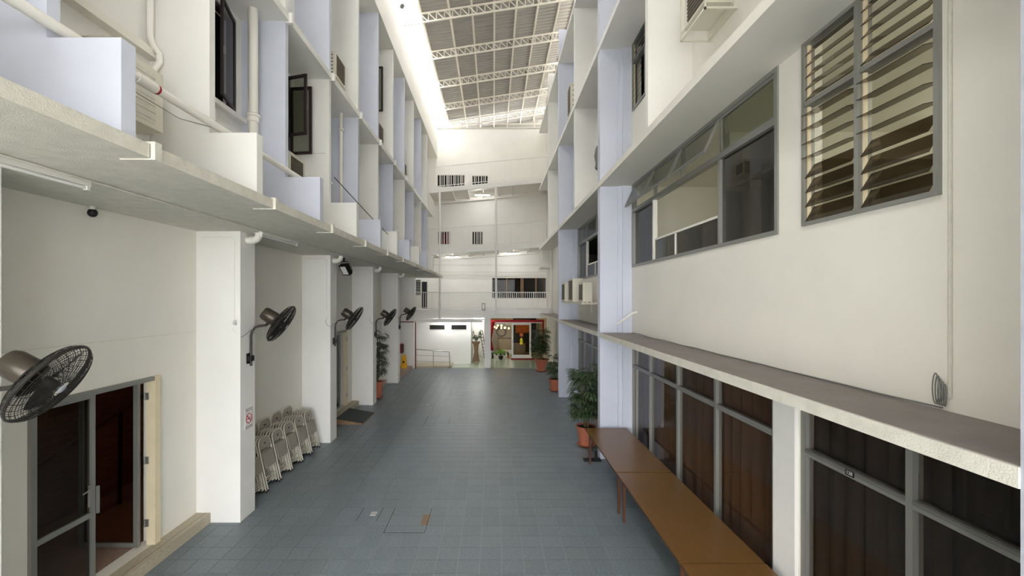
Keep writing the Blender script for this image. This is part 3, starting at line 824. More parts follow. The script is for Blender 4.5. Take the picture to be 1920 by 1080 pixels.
for i in range(5):
    x = -.05 + i * .24
    r = root('flower_pot', (x, 26.25, 0), ['small black pot at the left end of the shop window', 'small white pot next to the black one under the shop window', 'small blue-grey pot under the shop window', 'small white pot between the blue-grey and terracotta pots', 'small terracotta pot under the shop window'][i], 'flower pot', 'small pots along the shop window')
    b = NB(); lathe(b, [(.05, 0), (.07, .18), (.06, .18), (.055, .15)], (x, 26.25, 0), seg=10); part('pot', b, ['dark', 'sign_white', 'blue_side', 'sign_white', 'terracotta'][i], r)
    b = NB()
    for k in range(16):
        a = random.uniform(0, 6.28); l = random.uniform(.1, .25); p = Vector((x, 26.25, .17))
        q = p + Vector((math.cos(a) * l * .7, math.sin(a) * l * .4, l)); s = Vector((-math.sin(a), math.cos(a), 0)) * .03
        m_ = (p + q) / 2
        f = [b.verts.new(v) for v in (p, m_ + s, q, m_ - s)]; b.faces.new(f)
    part('sprig', b, 'leaf', r)
r = root('potted_bush', (.45, 25.85, 0), 'bright green bushy plant before the shop window', 'plant')
b = NB(); lathe(b, [(.1, 0), (.14, .2), (.12, .2), (.11, .17)], (.45, 25.85, 0), seg=12); part('pot', b, 'dark', r)
b = NB()
for k in range(170):
    a = random.uniform(0, 6.28); e = random.uniform(.1, 1.5); l = random.uniform(.12, .34)
    c = Vector((.45, 25.85, .3)) + Vector((math.cos(a) * math.cos(e) * l * 1.2, math.sin(a) * math.cos(e) * l, math.sin(e) * l * .8))
    n = Vector((random.uniform(-1, 1), random.uniform(-1, 1), random.uniform(-.2, 1))).normalized() * .07; t = n.orthogonal().normalized() * .035
    b.faces.new([b.verts.new(v) for v in (c, c + n * .5 + t, c + n, c + n * .5 - t)])
part('foliage', b, 'bush', r)

# ------------------------------------------------------------------ railings and bridges
def railing(parent, x0, x1, y, za0, za1, h, n, m='white', post_every=0):
    """sloping rail with individual balusters; za0/za1 deck height at x0/x1"""
    def zz(x): return za0 + (za1 - za0) * (x - x0) / (x1 - x0)
    b = NB(); tube(b, [(x0, y, zz(x0) + h), (x1, y, zz(x1) + h)], .022, 6)
    top = part('top_rail', b, m, parent)
    b = NB(); tube(b, [(x0, y, zz(x0) + .1), (x1, y, zz(x1) + .1)], .016, 6); part('bottom_rail', b, m, parent)
    b = NB(); box(b, -.011, .011, -.011, .011, .1, h)
    me = mesh_of('baluster', b, m)
    bp = NB(); box(bp, -.022, .022, -.022, .022, 0, h); mp_ = mesh_of('post', bp, m)
    base = base_of(parent)
    for k in range(n + 1):
        x = x0 + (x1 - x0) * k / n
        isp = post_every and k % post_every == 0
        o = bpy.data.objects.new('rail_post' if isp else 'baluster', mp_ if isp else me); COL.objects.link(o); o.parent = top
        o.location = Vector((x, y, zz(x))) - base

def bridge(z0, z1, label, back=25.19):
    xa, xb = -3.4, 3.08
    r = root('footbridge', (0, 22.6, (z0 + z1) / 2), label, 'footbridge', 'sloping footbridges across the end of the court')
    b = NB(); prism(b, [(xa, z0 - .12), (xb, z1 - .12), (xb, z1), (xa, z0)], 'y', 22.7, back); part('deck', b, 'warm_white', r)
    b = NB(); prism(b, [(xa, z0 - .2), (xb, z1 - .2), (xb, z1 + .04), (xa, z0 + .04)], 'y', 22.6, 22.7); part('edge_beam', b, 'white', r)
    b = NB(); prism(b, [(xa, z0 - .3), (xb, z1 - .3), (xb, z1 - .12), (xa, z0 - .12)], 'y', 24.75, 24.85); part('rear_beam', b, 'warm_white', r)
    for k in range(8):
        x = -3.0 + k * .82; z = z0 + (z1 - z0) * (x - xa) / (xb - xa) - .12
        part('joist', boxb(x - .03, x + .03, 22.7, 25.15, z - .1, z), 'warm_white', r)
    railing(r, xa, xb, 22.65, z0 + .04, z1 + .04, 1.12, 54, 'white', 9)
    return r
bridge(9.32, 9.92, 'upper sloping footbridge with slender white railing')
bridge(6.10, 6.54, 'lower sloping footbridge with slender white railing')
r = root('balcony_railing', (0, 22.65, 3.05), 'white balustrade along the first-floor balcony', 'railing')
railing(r, -4.1, 3.0, 22.65, 3.05, 3.05, .9, 64, 'white', 8)
# posts carrying the bridges
for x, z0, z1, l in ((-2.78, 2.56, 9.2, 'thin white post left of centre running down past both footbridges'), (.14, 2.83, 9.46, 'thin white post in the middle standing on the balcony')):
    b = NB(); tube(b, [(x, 22.5, z0), (x, 22.5, z1)], .055, 12)
    thing('bridge_post', b, 'white', (x, 22.5, z0), l, 'post', smooth=True)
b = NB(); tube(b, [(3.0, 22.45, 2.9), (3.0, 22.45, 6.1)], .06, 12); thing('corner_pipe', b, 'pvc', (3.0, 22.45, 2.9), 'white vertical pipe in the far right corner', 'pipe', smooth=True)
r = root('hanging_duct', (2.8, 23, 5.5), 'white boxed duct hanging under the right end of the lower footbridge', 'duct')
part('duct_body', boxb(2.55, 3.08, 22.75, 23.9, 5.25, 6.2), 'warm_white', r); part('duct_flange', boxb(2.52, 2.55, 22.73, 23.92, 5.22, 5.3), 'fascia', r)
for z, y, l in ((5.02, 25.05, 'upper horizontal pipe below the lower footbridge'), (4.93, 24.98, 'lower horizontal pipe below the lower footbridge')):
    b = NB(); tube(b, [(-3.3, y, z), (3.0, y, z)], .025, 8); thing('wall_pipe', b, 'pvc', (0, y, z), l, 'pipe', smooth=True)
for i, (x, y, z, l) in enumerate(((-2.2, 23.4, 6.02, 'lit tube fitting under the left half of the lower footbridge'), (1.0, 23.6, 6.24, 'lit tube fitting under the right half of the lower footbridge'), (-.6, 23.6, 9.42, 'tube light added under the upper footbridge to brighten the rear'),  # the upper footbridge one is added as fill light
                                (-2.6, 23.3, 2.6, 'unseen tube light added on the soffit before the white store wall'), (-.9, 23.2, 2.6, 'unseen tube light added on the soffit beside the white pillar'), (-.8, 26.0, 2.6, 'unseen tube light added in the rear passage'))):  # soffit and passage tubes are unseen, added to brighten the rear
    r = root('tube_fitting', (x, y, z), l, 'light fitting', 'lit tube fittings at the end of the court')
    part('housing', boxb(x - .42, x + .42, y - .05, y + .05, z - .14, z - .06), 'ac_white', r)
    part('hanger', boxb(x - .02, x + .02, y - .02, y + .02, z - .06, z + .0), 'ac_white', r)
    b = NB(); tube(b, [(x - .39, y, z - .16), (x + .39, y, z - .16)], .018, 8); part('tube', b, 'rear_tube', r)
r = root('balcony_lamp', (-.5, 22.56, 2.95), 'small grey box lamp on the balcony edge', 'lamp'); part('housing', boxb(-.6, -.42, 22.5, 22.57, 3.02, 3.38), 'alu_dark', r); part('diffuser', boxb(-.57, -.45, 22.49, 22.5, 3.06, 3.34), 'sign_white', r)
# handrail of the little ramp
r = root('ramp_handrail', (-3.2, 22.4, 0), 'stainless steel handrail before the white store wall', 'handrail')
b = NB(); tube(b, [(-4.0, 22.4, 1.0), (-2.32, 22.4, .88), (-2.27, 22.4, .84), (-2.25, 22.4, .0)], .022, 8); part('top_rail', b, 'steel', r, True)
for z in (.7, .4): b = NB(); tube(b, [(-4.0, 22.4, z), (-2.25, 22.4, z - .07)], .012, 6); part('mid_rail', b, 'steel', r)
for x, z in ((-4.0, 1.0), (-3.1, .93)): b = NB(); tube(b, [(x, 22.4, 0), (x, 22.4, z)], .02, 8); part('post', b, 'steel', r)
b = NB(); tube(b, [(-4.02, 22.36, .0), (-4.02, 22.36, 2.4), (-4.02, 22.3, 2.46)], .03, 8); thing('red_pipe', b, 'dark_red', (-4.02, 22.36, 0), 'dark red pipe up the last column of the left wall', 'pipe', smooth=True)
b = NB(); tube(b, [(-4.8, 22.38, 2.42), (-4.02, 22.38, 2.42)], .025, 8); thing('red_pipe', b, 'dark_red', (-4.4, 22.38, 2.42), 'dark red pipe across the top of the last left bay', 'pipe', smooth=True)
# rear passage: planter stand and leaning rack
r = root('plant_stand', (-1.0, 25.2, 0), 'twisted wooden stand with a small plant in the rear passage', 'plant stand')
b = NB(); lathe(b, [(.2, 0), (.17, .1), (.1, .55), (.15, .95), (.24, 1.08), (.24, 1.12), (.0, 1.12)], (-1.0, 25.2, 0), seg=8); part('stand', b, 'wicker', r)
b = NB()
for k in range(26):
    a = random.uniform(0, 6.28); l = random.uniform(.25, .6); p = Vector((-1.0, 25.2, 1.12)); q = p + Vector((math.cos(a) * .28, math.sin(a) * .25, l)); e = q + Vector((math.cos(a) * .12, math.sin(a) * .1, -.25)); s = Vector((-math.sin(a), math.cos(a), 0)) * .03
    v = [b.verts.new(x) for x in (p, q + s, q - s, e)]; b.faces.new((v[0], v[1], v[2])); b.faces.new((v[1], v[3], v[2]))
part('foliage', b, 'leaf', r)
r = root('leaning_rack', (-.6, 25.3, 0), 'dark slatted rack leaning beside the plant stand', 'rack')
for s in (0, .14):
    b = NB(); tube(b, [(-.78 + s, 25.3, 1.75), (-.5 + s, 25.2, .0)], .02, 6); part('rail', b, 'dark', r)
for k in range(9):
    t = k / 9; x = -.78 + .28 * t; z = 1.75 * (1 - t); b = NB(); tube(b, [(x, 25.3 - .1 * t, z), (x + .14, 25.3 - .1 * t, z)], .018, 6); part('slat', b, 'dark', r)

# ================================================================== ROOF
CE = root('ceiling', (0, 18, 14), 'high corrugated metal roof on white lattice trusses', kind='structure')
def zr(x): return 13.92 + (x + 3.2) * .155      # underside of the roof sheet
def corrugated(x0, x1, y0, y1, pitch=.2, hgt=.035, dz=0, th=.004):
    b = NB(); rows = []
    y = y0
    prof = ((0, 0), (.55, 0), (.65, 1), (.9, 1))
    while y < y1:
        for t, h in prof:
            yy = y + t * pitch
            rows.append((b.verts.new((x0, yy, zr(x0) + dz + h * hgt)), b.verts.new((x1, yy, zr(x1) + dz + h * hgt))))
        y += pitch
    for p, q in zip(rows, rows[1:]): b.faces.new((p[0], p[1], q[1], q[0]))
    return b
YR0, YR1 = -6.0, 27.0  # near end runs on unseen over the viewpoint to cut overhead light
xs = [-2.62, -1.6, -.78, .04, .86, 1.68, 2.5, 3.35]
for a, c in zip(xs, xs[1:]):
    part('roof_sheet', corrugated(a - .02, c + .02, YR0, YR1), 'roof_sheet', CE)
part('skylight_sheet', corrugated(-3.5, -2.62, 2.0, YR1), 'skylight_sheet', CE, label='translucent white roof light sheet')
part('roof_sheet', corrugated(-3.5, -2.6, YR0, 2.0), 'roof_sheet', CE)  # unseen near part of the strip kept opaque to dim the light there
for x in xs[:-1] + [3.1, -3.2]:
    b = NB(); tz = zr(x); box(b, x - .035, x + .035, YR0, YR1, tz - .1, tz - .005); part('purlin', b, 'roof_steel', CE)
wb = NB(); box(wb, -.012, .012, -.012, .012, 0, 1); web_me = mesh_of('truss_web', wb, 'roof_steel')
def truss(y, x0=-3.22, x1=3.2, dep=.32, n=22):
    zt = lambda x: zr(x) - .12
    b = NB()
    for o in (0, -dep):
        prism(b, [(x0, zt(x0) + o - .025), (x1, zt(x1) + o - .025), (x1, zt(x1) + o + .025), (x0, zt(x0) + o + .025)], 'y', y - .025, y + .025)
    t = part('truss_chord', b, 'roof_steel', CE)
    base = ROOT[CE.name]
    for k in range(n):
        xa, xb = x0 + (x1 - x0) * k / n, x0 + (x1 - x0) * (k + 1) / n
        for p, q in ((Vector((xa, y, zt(xa))), Vector((xb, y, zt(xb) - dep))), (Vector((xb, y, zt(xb) - dep)), Vector((xb, y, zt(xb))))):
            d = q - p; o = bpy.data.objects.new('truss_web', web_me); COL.objects.link(o); o.parent = t
            o.location = p - base; o.rotation_euler = d.to_track_quat('Z', 'Y').to_euler(); o.scale = (1, 1, d.length)
for y in (-3.74, -1.32, 1.1, 3.52, 5.94, 8.36, 10.78, 13.2, 15.62, 18.04, 20.46, 22.88, 25.25): truss(y)
# side cladding above the right wall and frame over the end wall
for k in range(7):
    z = 13.62 + k * .15
    part('side_slat', boxb(3.12, 3.15, -4, 27, z, z + .12), 'roof_steel', CE)
for x in (-2.4, -.8, .8, 2.4): part('gable_stud', boxb(x - .025, x + .025, 25.2, 25.25, 13.56, zr(x) - .1), 'roof_steel', CE)
part('gable_rail', boxb(-3.2, 3.2, 25.2, 25.24, 13.78, 13.82), 'roof_steel', CE)
part('far_roof_end', boxb(-3.7, 3.4, 27.0, 27.1, 13.0, 15.2), 'roof_sheet', CE)

# unseen wall behind the viewpoint, its low opening shaped to admit frontal light
FRONT_GAP = 6.1
bm = NB(); box(bm, -4.8, 3.1, -6.2, -6, FRONT_GAP, 13.9)
thing('wall_front', bm, 'white', (-.8, -6.1, 0), 'unseen white wall behind the viewpoint, opening below shaped to let light in', None, kind='structure')

# ================================================================== THINGS ON THE LEFT
# ---- wall fans
def make_fan():
    r = root('wall_fan', (0, 0, 0), 'wall fan', 'fan', 'wall fans on the left columns')
    b = NB(); tube(b, [(0, 0, 0), (0, 0, .5), (.015, .003, .57), (.06, .01, .635), (.13, .02, .665), (.24, .045, .675)], .02, 10); part('arm', b, 'fan_metal', r, True, world=False)
    b = NB(); box(b, -.04, .03, -.045, .045, .08, .17); box(b, -.045, -.03, -.06, .06, .04, .21); part('wall_bracket', b, 'black', r, world=False)
    n = Vector((.80, .2, -.56)).normalized(); c = Vector((.46, .1, .70))
    def P(h): return c + n * h
    Rg = .345
    b = NB()
    for s in (1, -1):
        k = 19
        for i in range(k):
            t = .2 + .8 * i / (k - 1); rad = Rg * t
            h = s * (.085 * math.sqrt(max(0, 1 - t ** 2.6)) + .012)
            ring(b, P(h), n, rad, .0022 if i < k - 1 else .006, 44, 4)
    a = n.orthogonal().normalized(); bb = n.cross(a)
    for s in (1, -1):
        for j in range(30):
            th = 2 * math.pi * j / 30 + (.13 if s < 0 else 0); d = math.cos(th) * a + math.sin(th) * bb
            pts = []
            for t in (.18, .5, .75, .9, 1.0):
                pts.append(P(s * (.085 * math.sqrt(max(0, 1 - t ** 2.6)) + .012)) + d * Rg * t)
            tube(b, pts, .0024, 4)
    ring(b, P(0), n, Rg, .011, 44, 6)
    gd = part('guard', b, 'fan_wire', r, world=False)
    b = NB(); lathe(b, [(.0, .09), (.034, .092), (.038, .1), (.03, .106), (.0, .108)], c, n, 20); part('badge', b, 'blue_side', gd, True, world=False)
    b = NB()
    for j in range(3):
        th0 = 2 * math.pi * j / 3; A = []
        for i in range(6):
            rr = .05 + .26 * i / 5; wd = .35 + .5 * math.sin(math.pi * min(1, i / 5 * .8 + .1))
            row = []
            for q in range(4):
                th = th0 + (q / 3 - .5) * wd * (1.3 if i < 1 else 1.0); d = math.cos(th) * a + math.sin(th) * bb
                row.append(b.verts.new(P(-.02 + .05 * (q / 3 - .5)) + d * rr))
            A.append(row)
        for p, q in zip(A, A[1:]):
            for k in range(3): b.faces.new((p[k], p[k + 1], q[k + 1], q[k]))
    bmesh.ops.solidify(b, geom=b.faces[:], thickness=.003)
    part('blades', b, 'fan_metal', r, True, world=False)
    b = NB(); lathe(b, [(.0, .05), (.04, .05), (.045, -.04), (.0, -.04)], c, n, 16); part('hub', b, 'black', r, True, world=False)
    b = NB(); lathe(b, [(.05, -.08), (.1, -.1), (.115, -.13), (.112, -.3), (.095, -.34), (.0, -.345)], c, n, 24); mo = part('motor', b, 'fan_motor', r, True, world=False)
    q = P(-.2) + (Vector((0, 0, -1)) + n * n.z).normalized() * .09
    b = NB(); tube(b, [(.22, .04, .675), (.25, .05, .69), q], .022, 8); part('tilt_joint', b, 'black', r, True, world=False)
    b = NB(); tube(b, [(.25, .02, .66), (.235, -.02, .55), (.16, -.03, .5), (.07, -.03, .55), (.02, -.03, .6), (-.02, -.05, .56), (-.035, -.12, .52), (-.04, -.2, .5), (-.1, -.225, .53), (-.16, -.226, .62), (-.13, -.225, .72)], .005, 5); part('cord', b, 'alu_dark', r, True, world=False)
    b = boxb(-.16, -.1, -.23, -.222, .69, .77); part('socket', b, 'pvc', r, world=False)
    return r
fan = make_fan()
FANS = [(3.40, 2.24, 'large foreground wall fan at the left edge of the view'), (7.23, 2.50, 'dark wall fan above the no-smoking sign'),
        (11.08, 2.41, 'dark wall fan on the column beyond the folding chairs'), (14.93, 2.27, 'dark wall fan above the left potted palm'), (18.76, 2.27, 'farthest wall fan, above the yellow floor sign')]
for i, (y, z, l) in enumerate(FANS):
    if i == 0: fan.location = (-4.045, y, z); fan['label'] = l; ROOT[fan.name] = Vector(fan.location)
    else: dup(fan, (-4.045, y, z), l, group='wall fans on the left columns')

# ---- no smoking sign
r = root('no_smoking_sign', (-4.085, 7.235, 1.46), 'white no-smoking sign on the column under the second fan', 'sign')
part('board', boxb(-4.09, -4.084, 7.13, 7.34, 1.46, 1.79), 'sign_white', r)
b = NB(); frame_yz(b, -4.084, -4.083, 7.13, 7.34, 1.46, 1.79, .006); part('border', b, 'ink', r)
b = NB(); ring(b, (-4.083, 7.235, 1.625), (1, 0, 0), .078, .0075, 32, 4)
prism(b, [(7.235 - .062, 1.625 + .05), (7.235 - .05, 1.625 + .062), (7.235 + .062, 1.625 - .05), (7.235 + .05, 1.625 - .062)], 'x', -4.084, -4.0815); part('ban_ring', b, 'sign_red', r)
b = NB(); box(b, -4.084, -4.0825, 7.185, 7.275, 1.612, 1.626); box(b, -4.084, -4.0825, 7.28, 7.29, 1.612, 1.626)
box(b, -4.084, -4.0825, 7.262, 7.272, 1.632, 1.66); part('cigarette', b, 'ink', r)
MX = Matrix(((0, 0, 1, 0), (1, 0, 0, 0), (0, 1, 0, 0), (0, 0, 0, 1)))
text_part('lettering', 'Thank You', .04, 'ink', r, Matrix.Translation(Vector((-4.0835, 7.235, 1.758)) - ROOT[r.name]) @ MX)
text_part('lettering', 'No Smoking', .036, 'ink', r, Matrix.Translation(Vector((-4.0835, 7.235, 1.495)) - ROOT[r.name]) @ MX)

# ---- folding chairs
def make_chair():
    r = root('folding_chair', (0, 0, 0), 'folding chair', 'chair', 'folded chairs leaning on the left wall')
    W, Ht = .215, 1.0
    def arch(w, h, z0, rr, x):
        pts = [(x, -w, z0), (x, -w, h - rr)]
        for k in range(1, 6):
            a = math.pi / 2 * k / 6; pts.append((x, -w + rr - rr * math.cos(a), h - rr + rr * math.sin(a)))
        pts2 = [(p[0], -p[1], p[2]) for p in pts[::-1]]
        return pts + pts2
    b = NB(); tube(b, arch(W, Ht, .02, .13, 0), .0125, 6); part('front_frame', b, 'chair_metal', r, True, world=False)
    b = NB(); tube(b, arch(W - .03, .72, .05, .03, -.028), .011, 6); part('rear_leg_frame', b, 'chair_metal', r, True, world=False)
    pts = []
    w = W - .014
    for k in range(7):
        a = math.pi / 2 * k / 6; pts.append((-w + .12 - .12 * math.cos(a), .985 - .12 + .12 * math.sin(a)))
    outline = [(-w, .79)] + pts + [(-p[0], p[1]) for p in pts[::-1]] + [(w, .79)]
    b = NB(); prism(b, outline, 'x', -.006, .004); bk = part('backrest', b, 'chair_panel', r, world=False)
    b = boxb(.004, .0065, -.03, .03, .875, .9); part('hand_slot', b, 'dark', bk, world=False)
    b = NB(); prism(b, [(-.165, .42), (.165, .42), (.18, .45), (.19, .70), (.175, .73), (-.175, .73), (-.19, .70), (-.18, .45)], 'x', .012, .03)
    part('seat', b, 'chair_panel', r, world=False)
    for z, x in ((.16, 0), (.24, -.028)):
        b = NB(); tube(b, [(x, -W + .03, z), (x, W - .03, z)], .009, 6); part('crossbar', b, 'chair_metal', r, world=False)
    for s in (-1, 1):
        for x, ww, z in ((0, W, 0), (-.028, W - .03, .03)):
            b = NB(); lathe(b, [(.015, 0), (.017, .03), (.013, .035)], (x, s * ww, z), seg=8); part('foot', b, 'rubber', r, world=False)
    return r
chair = make_chair(); first = True
where = ['next to the no-smoking column', 'second from the no-smoking column', 'third from the no-smoking column', 'fourth from the no-smoking column', 'fifth from the no-smoking column', 'farthest from the no-smoking column']
def lay_chair(x, y, lean, label, yaw=0, sc_=1.0):
    global first
    if first: o = chair; first = False; o.location = (x, y, 0); o['label'] = label
    else: o = dup(chair, (x, y, 0), label)
    o.rotation_euler = (0, -R(lean), yaw); o.scale = (1, sc_, sc_)
for i, y in enumerate([7.80, 8.30, 8.79, 9.28, 9.77, 10.27]):
    N = 6
    for k in range(N):
        lab = ('frontmost folded grey chair of the stack ' + where[i]) if k == N - 1 else ('folded grey chair inside the stack ' + where[i])
        lay_chair(-4.52 + k * .058, y + .012 * k + random.uniform(-.008, .008), 10.5 + .4 * k, lab, random.uniform(-.01, .01), .97)
    if i < 5: lay_chair(-4.69, y + .2, 3.2, 'upright folded chair on the wall behind stack ' + where[i], 0, 1.13)

# ---- rubber ramp
r = root('ramp_mat', (-4.15, 13, 0), 'black rubber wedge ramp at the second doorway', 'ramp')
b = NB(); prism(b, [(-4.56, 0), (-3.75, 0), (-3.75, .02), (-4.56, .16)], 'y', 12.45, 13.7); part('wedge', b, 'wicker', r)
b = NB(); prism(b, [(-4.54, .158), (-3.77, .0245), (-3.77, .031), (-4.54, .166)], 'y', 12.48, 13.67); part('rubber_mat', b, 'mat_black', r)

# ---- pipes, conduits and lamps under the ledge
def conduit(name, pts, rad, m, label, cat='pipe', seg=8):
    b = NB(); tube(b, pts, rad, seg); return thing(name, b, m, pts[0], label, cat, smooth=True)
conduit('soffit_conduit', [(-3.69, 1.2, ZS - .012), (-3.69, 22.5, ZS - .012)], .01, 'fascia', 'thin conduit running the length of the ledge soffit')
for y0, l in ((2.75, 'slim tube lamp under the ledge before the first column'), (7.02, 'slim tube lamp under the ledge above the folding chairs')):
    r = root('tube_lamp', (-3.76, y0, ZS), l, 'tube lamp', 'tube lamps under the ledge')
    part('batten', boxb(-3.80, -3.74, y0, y0 + 1.28, ZS - .05, ZS), 'pvc', r)
    b = NB(); tube(b, [(-3.77, y0 + .03, ZS - .065), (-3.77, y0 + 1.25, ZS - .065)], .014, 8); part('tube', b, 'sign_white', r, True)
    for q in (y0, y0 + 1.25): part('end_cap', boxb(-3.79, -3.75, q, q + .03, ZS - .085, ZS - .05), 'pvc', r)
for i, y in enumerate(PY[1:5]):
    l = ['on the no-smoking column', 'on the column beyond the chairs', 'on the column by the left palm', 'on the farthest column'][i]
    r = root('pipe_elbow', (-4.09, y + .2, ZS - .12), 'white pipe elbow under the ledge ' + l, 'pipe', 'pipe elbows on the left columns')
    b = NB(); tube(b, [(-4.09, y + .2, ZS - .12), (-3.98, y + .2, ZS - .12), (-3.93, y + .2, ZS - .1), (-3.9, y + .2, ZS - .05), (-3.9, y + .2, ZS)], .06, 12); part('bend', b, 'pvc', r, True)
    b = NB(); tube(b, [(-4.04, y + .2, ZS - .12), (-3.99, y + .2, ZS - .12)], .07, 12); part('collar', b, 'pvc', r, True)
    r = root('column_conduit', (-4.3, y, 3.2), 'thin white conduit ' + l, 'conduit', 'conduits on the left columns')
    b = NB(); tube(b, [(-4.7, y - .006, 4.62), (-4.24, y - .006, 4.62), (-4.2, y - .006, 4.6), (-4.18, y - .006, 4.56), (-4.18, y - .006, 3.28)], .009, 6); part('conduit_run', b, 'pvc', r, True)
r = root('dome_camera', (-4.72, 5.1, ZS), 'small dark dome camera under the ledge above the near door', 'camera')
b = NB(); tube(b, [(-4.72, 5.1, ZS), (-4.72, 5.1, ZS - .05)], .03, 10); part('mount', b, 'fascia', r)
b = NB(); bmesh.ops.create_uvsphere(b, u_segments=12, v_segments=8, radius=.05, matrix=Matrix.Translation((-4.72, 5.1, ZS - .08))); part('dome', b, 'dark', r, True)
r = root('flood_light', (-4.1, 11.5, ZS), 'black floodlight under the ledge beyond the second column', 'floodlight')
b = NB(); box(b, -.02, .02, -.02, .02, .1, .2); box(b, -.1, .1, -.01, .01, .09, .11); bmesh.ops.translate(b, verts=b.verts, vec=(-4.0, 11.6, ZS - .2)); part('bracket', b, 'black', r)
M = Matrix.Translation((-3.98, 11.6, ZS - .33)) @ Matrix.Rotation(R(-25), 4, 'Z') @ Matrix.Rotation(R(35), 4, 'X')
b = boxb(-.12, .12, -.02, .1, -.15, .15); bmesh.ops.transform(b, matrix=M, verts=b.verts); part('housing', b, 'black', r)
b = NB(); 
for k in range(5): box(b, -.1, .1, .1, .16, -.12 + k * .055, -.1 + k * .055)
bmesh.ops.transform(b, matrix=M, verts=b.verts); part('cooling_fin', b, 'black', r)
b = boxb(-.09, .09, -.025, -.018, -.12, .12); bmesh.ops.transform(b, matrix=M, verts=b.verts); part('lens', b, 'sign_white', r)

# ---- upper-left pipes
XP, ZP = -3.22, 5.62
r = root('ledge_pipe', (XP, 2, ZP), 'long white pipe lying along the low fins, with a red joint', 'pipe')
b = NB(); tube(b, [(XP, 1.0, ZP), (XP, 7.55, ZP)], .042, 12); part('pipe_run', b, 'pvc', r, True)
b = NB(); tube(b, [(XP, 4.12, ZP), (XP, 4.15, ZP)], .047, 12); part('red_joint', b, 'red', r, True)
b = NB(); tube(b, [(XP, 3.9, ZP), (XP, 4.12, ZP)], .05, 12); part('sleeve', b, 'pvc', r, True)
conduit('sagging_cable', [(XP + .03, 3.4, ZP - .06), (XP + .03, 3.9, ZP - .16), (XP + .03, 4.4, ZP - .17), (XP + .03, 4.9, ZP - .06)], .004, 'alu_dark', 'thin cable sagging under the long ledge pipe', 'cable', 5)
conduit('black_cable', [(-3.25, 8.85, 6.1), (-3.12, 10.6, 5.75), (-3.0, 12.3, 5.45)], .009, 'dark', 'dark cable slanting down across the low fins', 'cable', 6)
r = root('downpipe', (-3.66, 6.6, ZT), 'thick white downpipe with a collar beside the lavender fin', 'downpipe')
b = NB(); tube(b, [(-3.66, 6.6, ZT), (-3.66, 6.6, 8.03)], .068, 16); part('pipe_run', b, 'pvc', r, True)
b = NB(); lathe(b, [(.07, 0), (.085, .01), (.085, .08), (.1, .09), (.1, .12), (.07, .14)], (-3.66, 6.6, 6.3), seg=16); part('collar', b, 'pvc', r, True)
r = root('downpipe', (-3.62, 10.3, ZT), 'thin white downpipe with clamp before the third lavender fin', 'downpipe')
b = NB(); tube(b, [(-3.62, 10.3, ZT), (-3.62, 10.3, 8.03)], .04, 12); part('pipe_run', b, 'pvc', r, True)
b = NB(); lathe(b, [(.05, 0), (.08, .03), (.05, .07)], (-3.62, 10.3, 7.6), seg=12); part('clamp', b, 'pvc', r, True)
r = root('kinked_pipe', (-3.92, 4.9, 5.9), 'white pipe kinking around the sill by the first white fin', 'pipe')
b = NB(); tube(b, [(-3.93, 4.96, 7.9), (-3.93, 4.96, 6.62), (-3.90, 4.97, 6.52), (-3.83, 4.97, 6.42), (-3.83, 4.97, 6.33), (-3.92, 4.96, 6.2), (-3.93, 4.96, 5.5)], .035, 10); part('pipe_run', b, 'pvc', r, True)

# ---- air conditioners
def ac_box(x0, x1, y0, y1, z0, z1, label, grille='x', cat='air conditioner', name='air_conditioner', group=None, vents=True, gm='ac_grille'):
    r = root(name, ((x0 + x1) / 2, (y0 + y1) / 2, z0), label, cat, group)
    part('casing', boxb(x0, x1, y0, y1, z0, z1), 'ac_white', r)
    s = 1 if x0 < 0 else -1; xf = x1 if x0 < 0 else x0
    a, b_ = sorted((xf, xf + s * .006))
    gp = part('grille_panel', boxb(a, b_, y0 + .05, y1 - .16 * (y1 - y0), z0 + .05, z1 - .05), gm, r)
    nb = 7
    for k in range(nb):
        z = z0 + .06 + (z1 - z0 - .12) * (k + .5) / nb; a, b_ = sorted((xf + s * .006, xf + s * .014))
        part('grille_slat', boxb(a, b_, y0 + .05, y1 - .16 * (y1 - y0), z - .008, z + .008), gm, gp)
    for k in range(6 if vents else 0):
        z = z0 + .08 + (z1 - z0 - .16) * k / 5
        part('side_vent', boxb(min(x0, x1) + .06, max(x0, x1) - .06, y0 - .004, y0 - .0002, z - .01, z + .01), 'ac_grille', r)
    return r
ac_box(-3.995, -3.6, 4.0, 4.72, 5.42, 6.05, 'condenser unit half hidden behind the nearest lavender low fin', gm='fascia')
ac_box(-3.995, -3.74, 7.95, 8.6, 5.88, 6.32, 'wall air conditioner below the open casement')
ac_box(-3.995, -3.42, 9.4, 10.05, 8.46, 9.0, 'nearest of the three air conditioners on the upper left floor')
ac_box(-3.995, -3.5, 13.2, 13.85, 8.5, 9.05, 'middle one of the three air conditioners on the upper left floor')
ac_box(-3.995, -3.5, 16.9, 17.5, 8.5, 9.0, 'farthest of the three air conditioners on the upper left floor')
r = ac_box(2.72, 3.09, 5.55, 6.15, 7.42, 7.9, 'window air conditioner in a metal cradle at the top right')
b = NB()
for y in (5.5, 6.2):
    box(b, 2.68, 3.1, y - .012, y + .012, 7.3, 7.325); box(b, 2.68, 2.7, y - .012, y + .012, 7.3, 7.9)
box(b, 2.68, 2.7, 5.51, 6.19, 7.3, 7.325); box(b, 2.68, 2.7, 5.51, 6.19, 7.395, 7.42)
box(b, 3.06, 3.1, 5.51, 6.19, 7.3, 7.42)
part('cradle', b, 'ac_white', r)
ac_box(2.62, 3.0, 14.7, 15.3, 9.95, 10.95, 'tall condenser high on the right wall near the second lavender column')

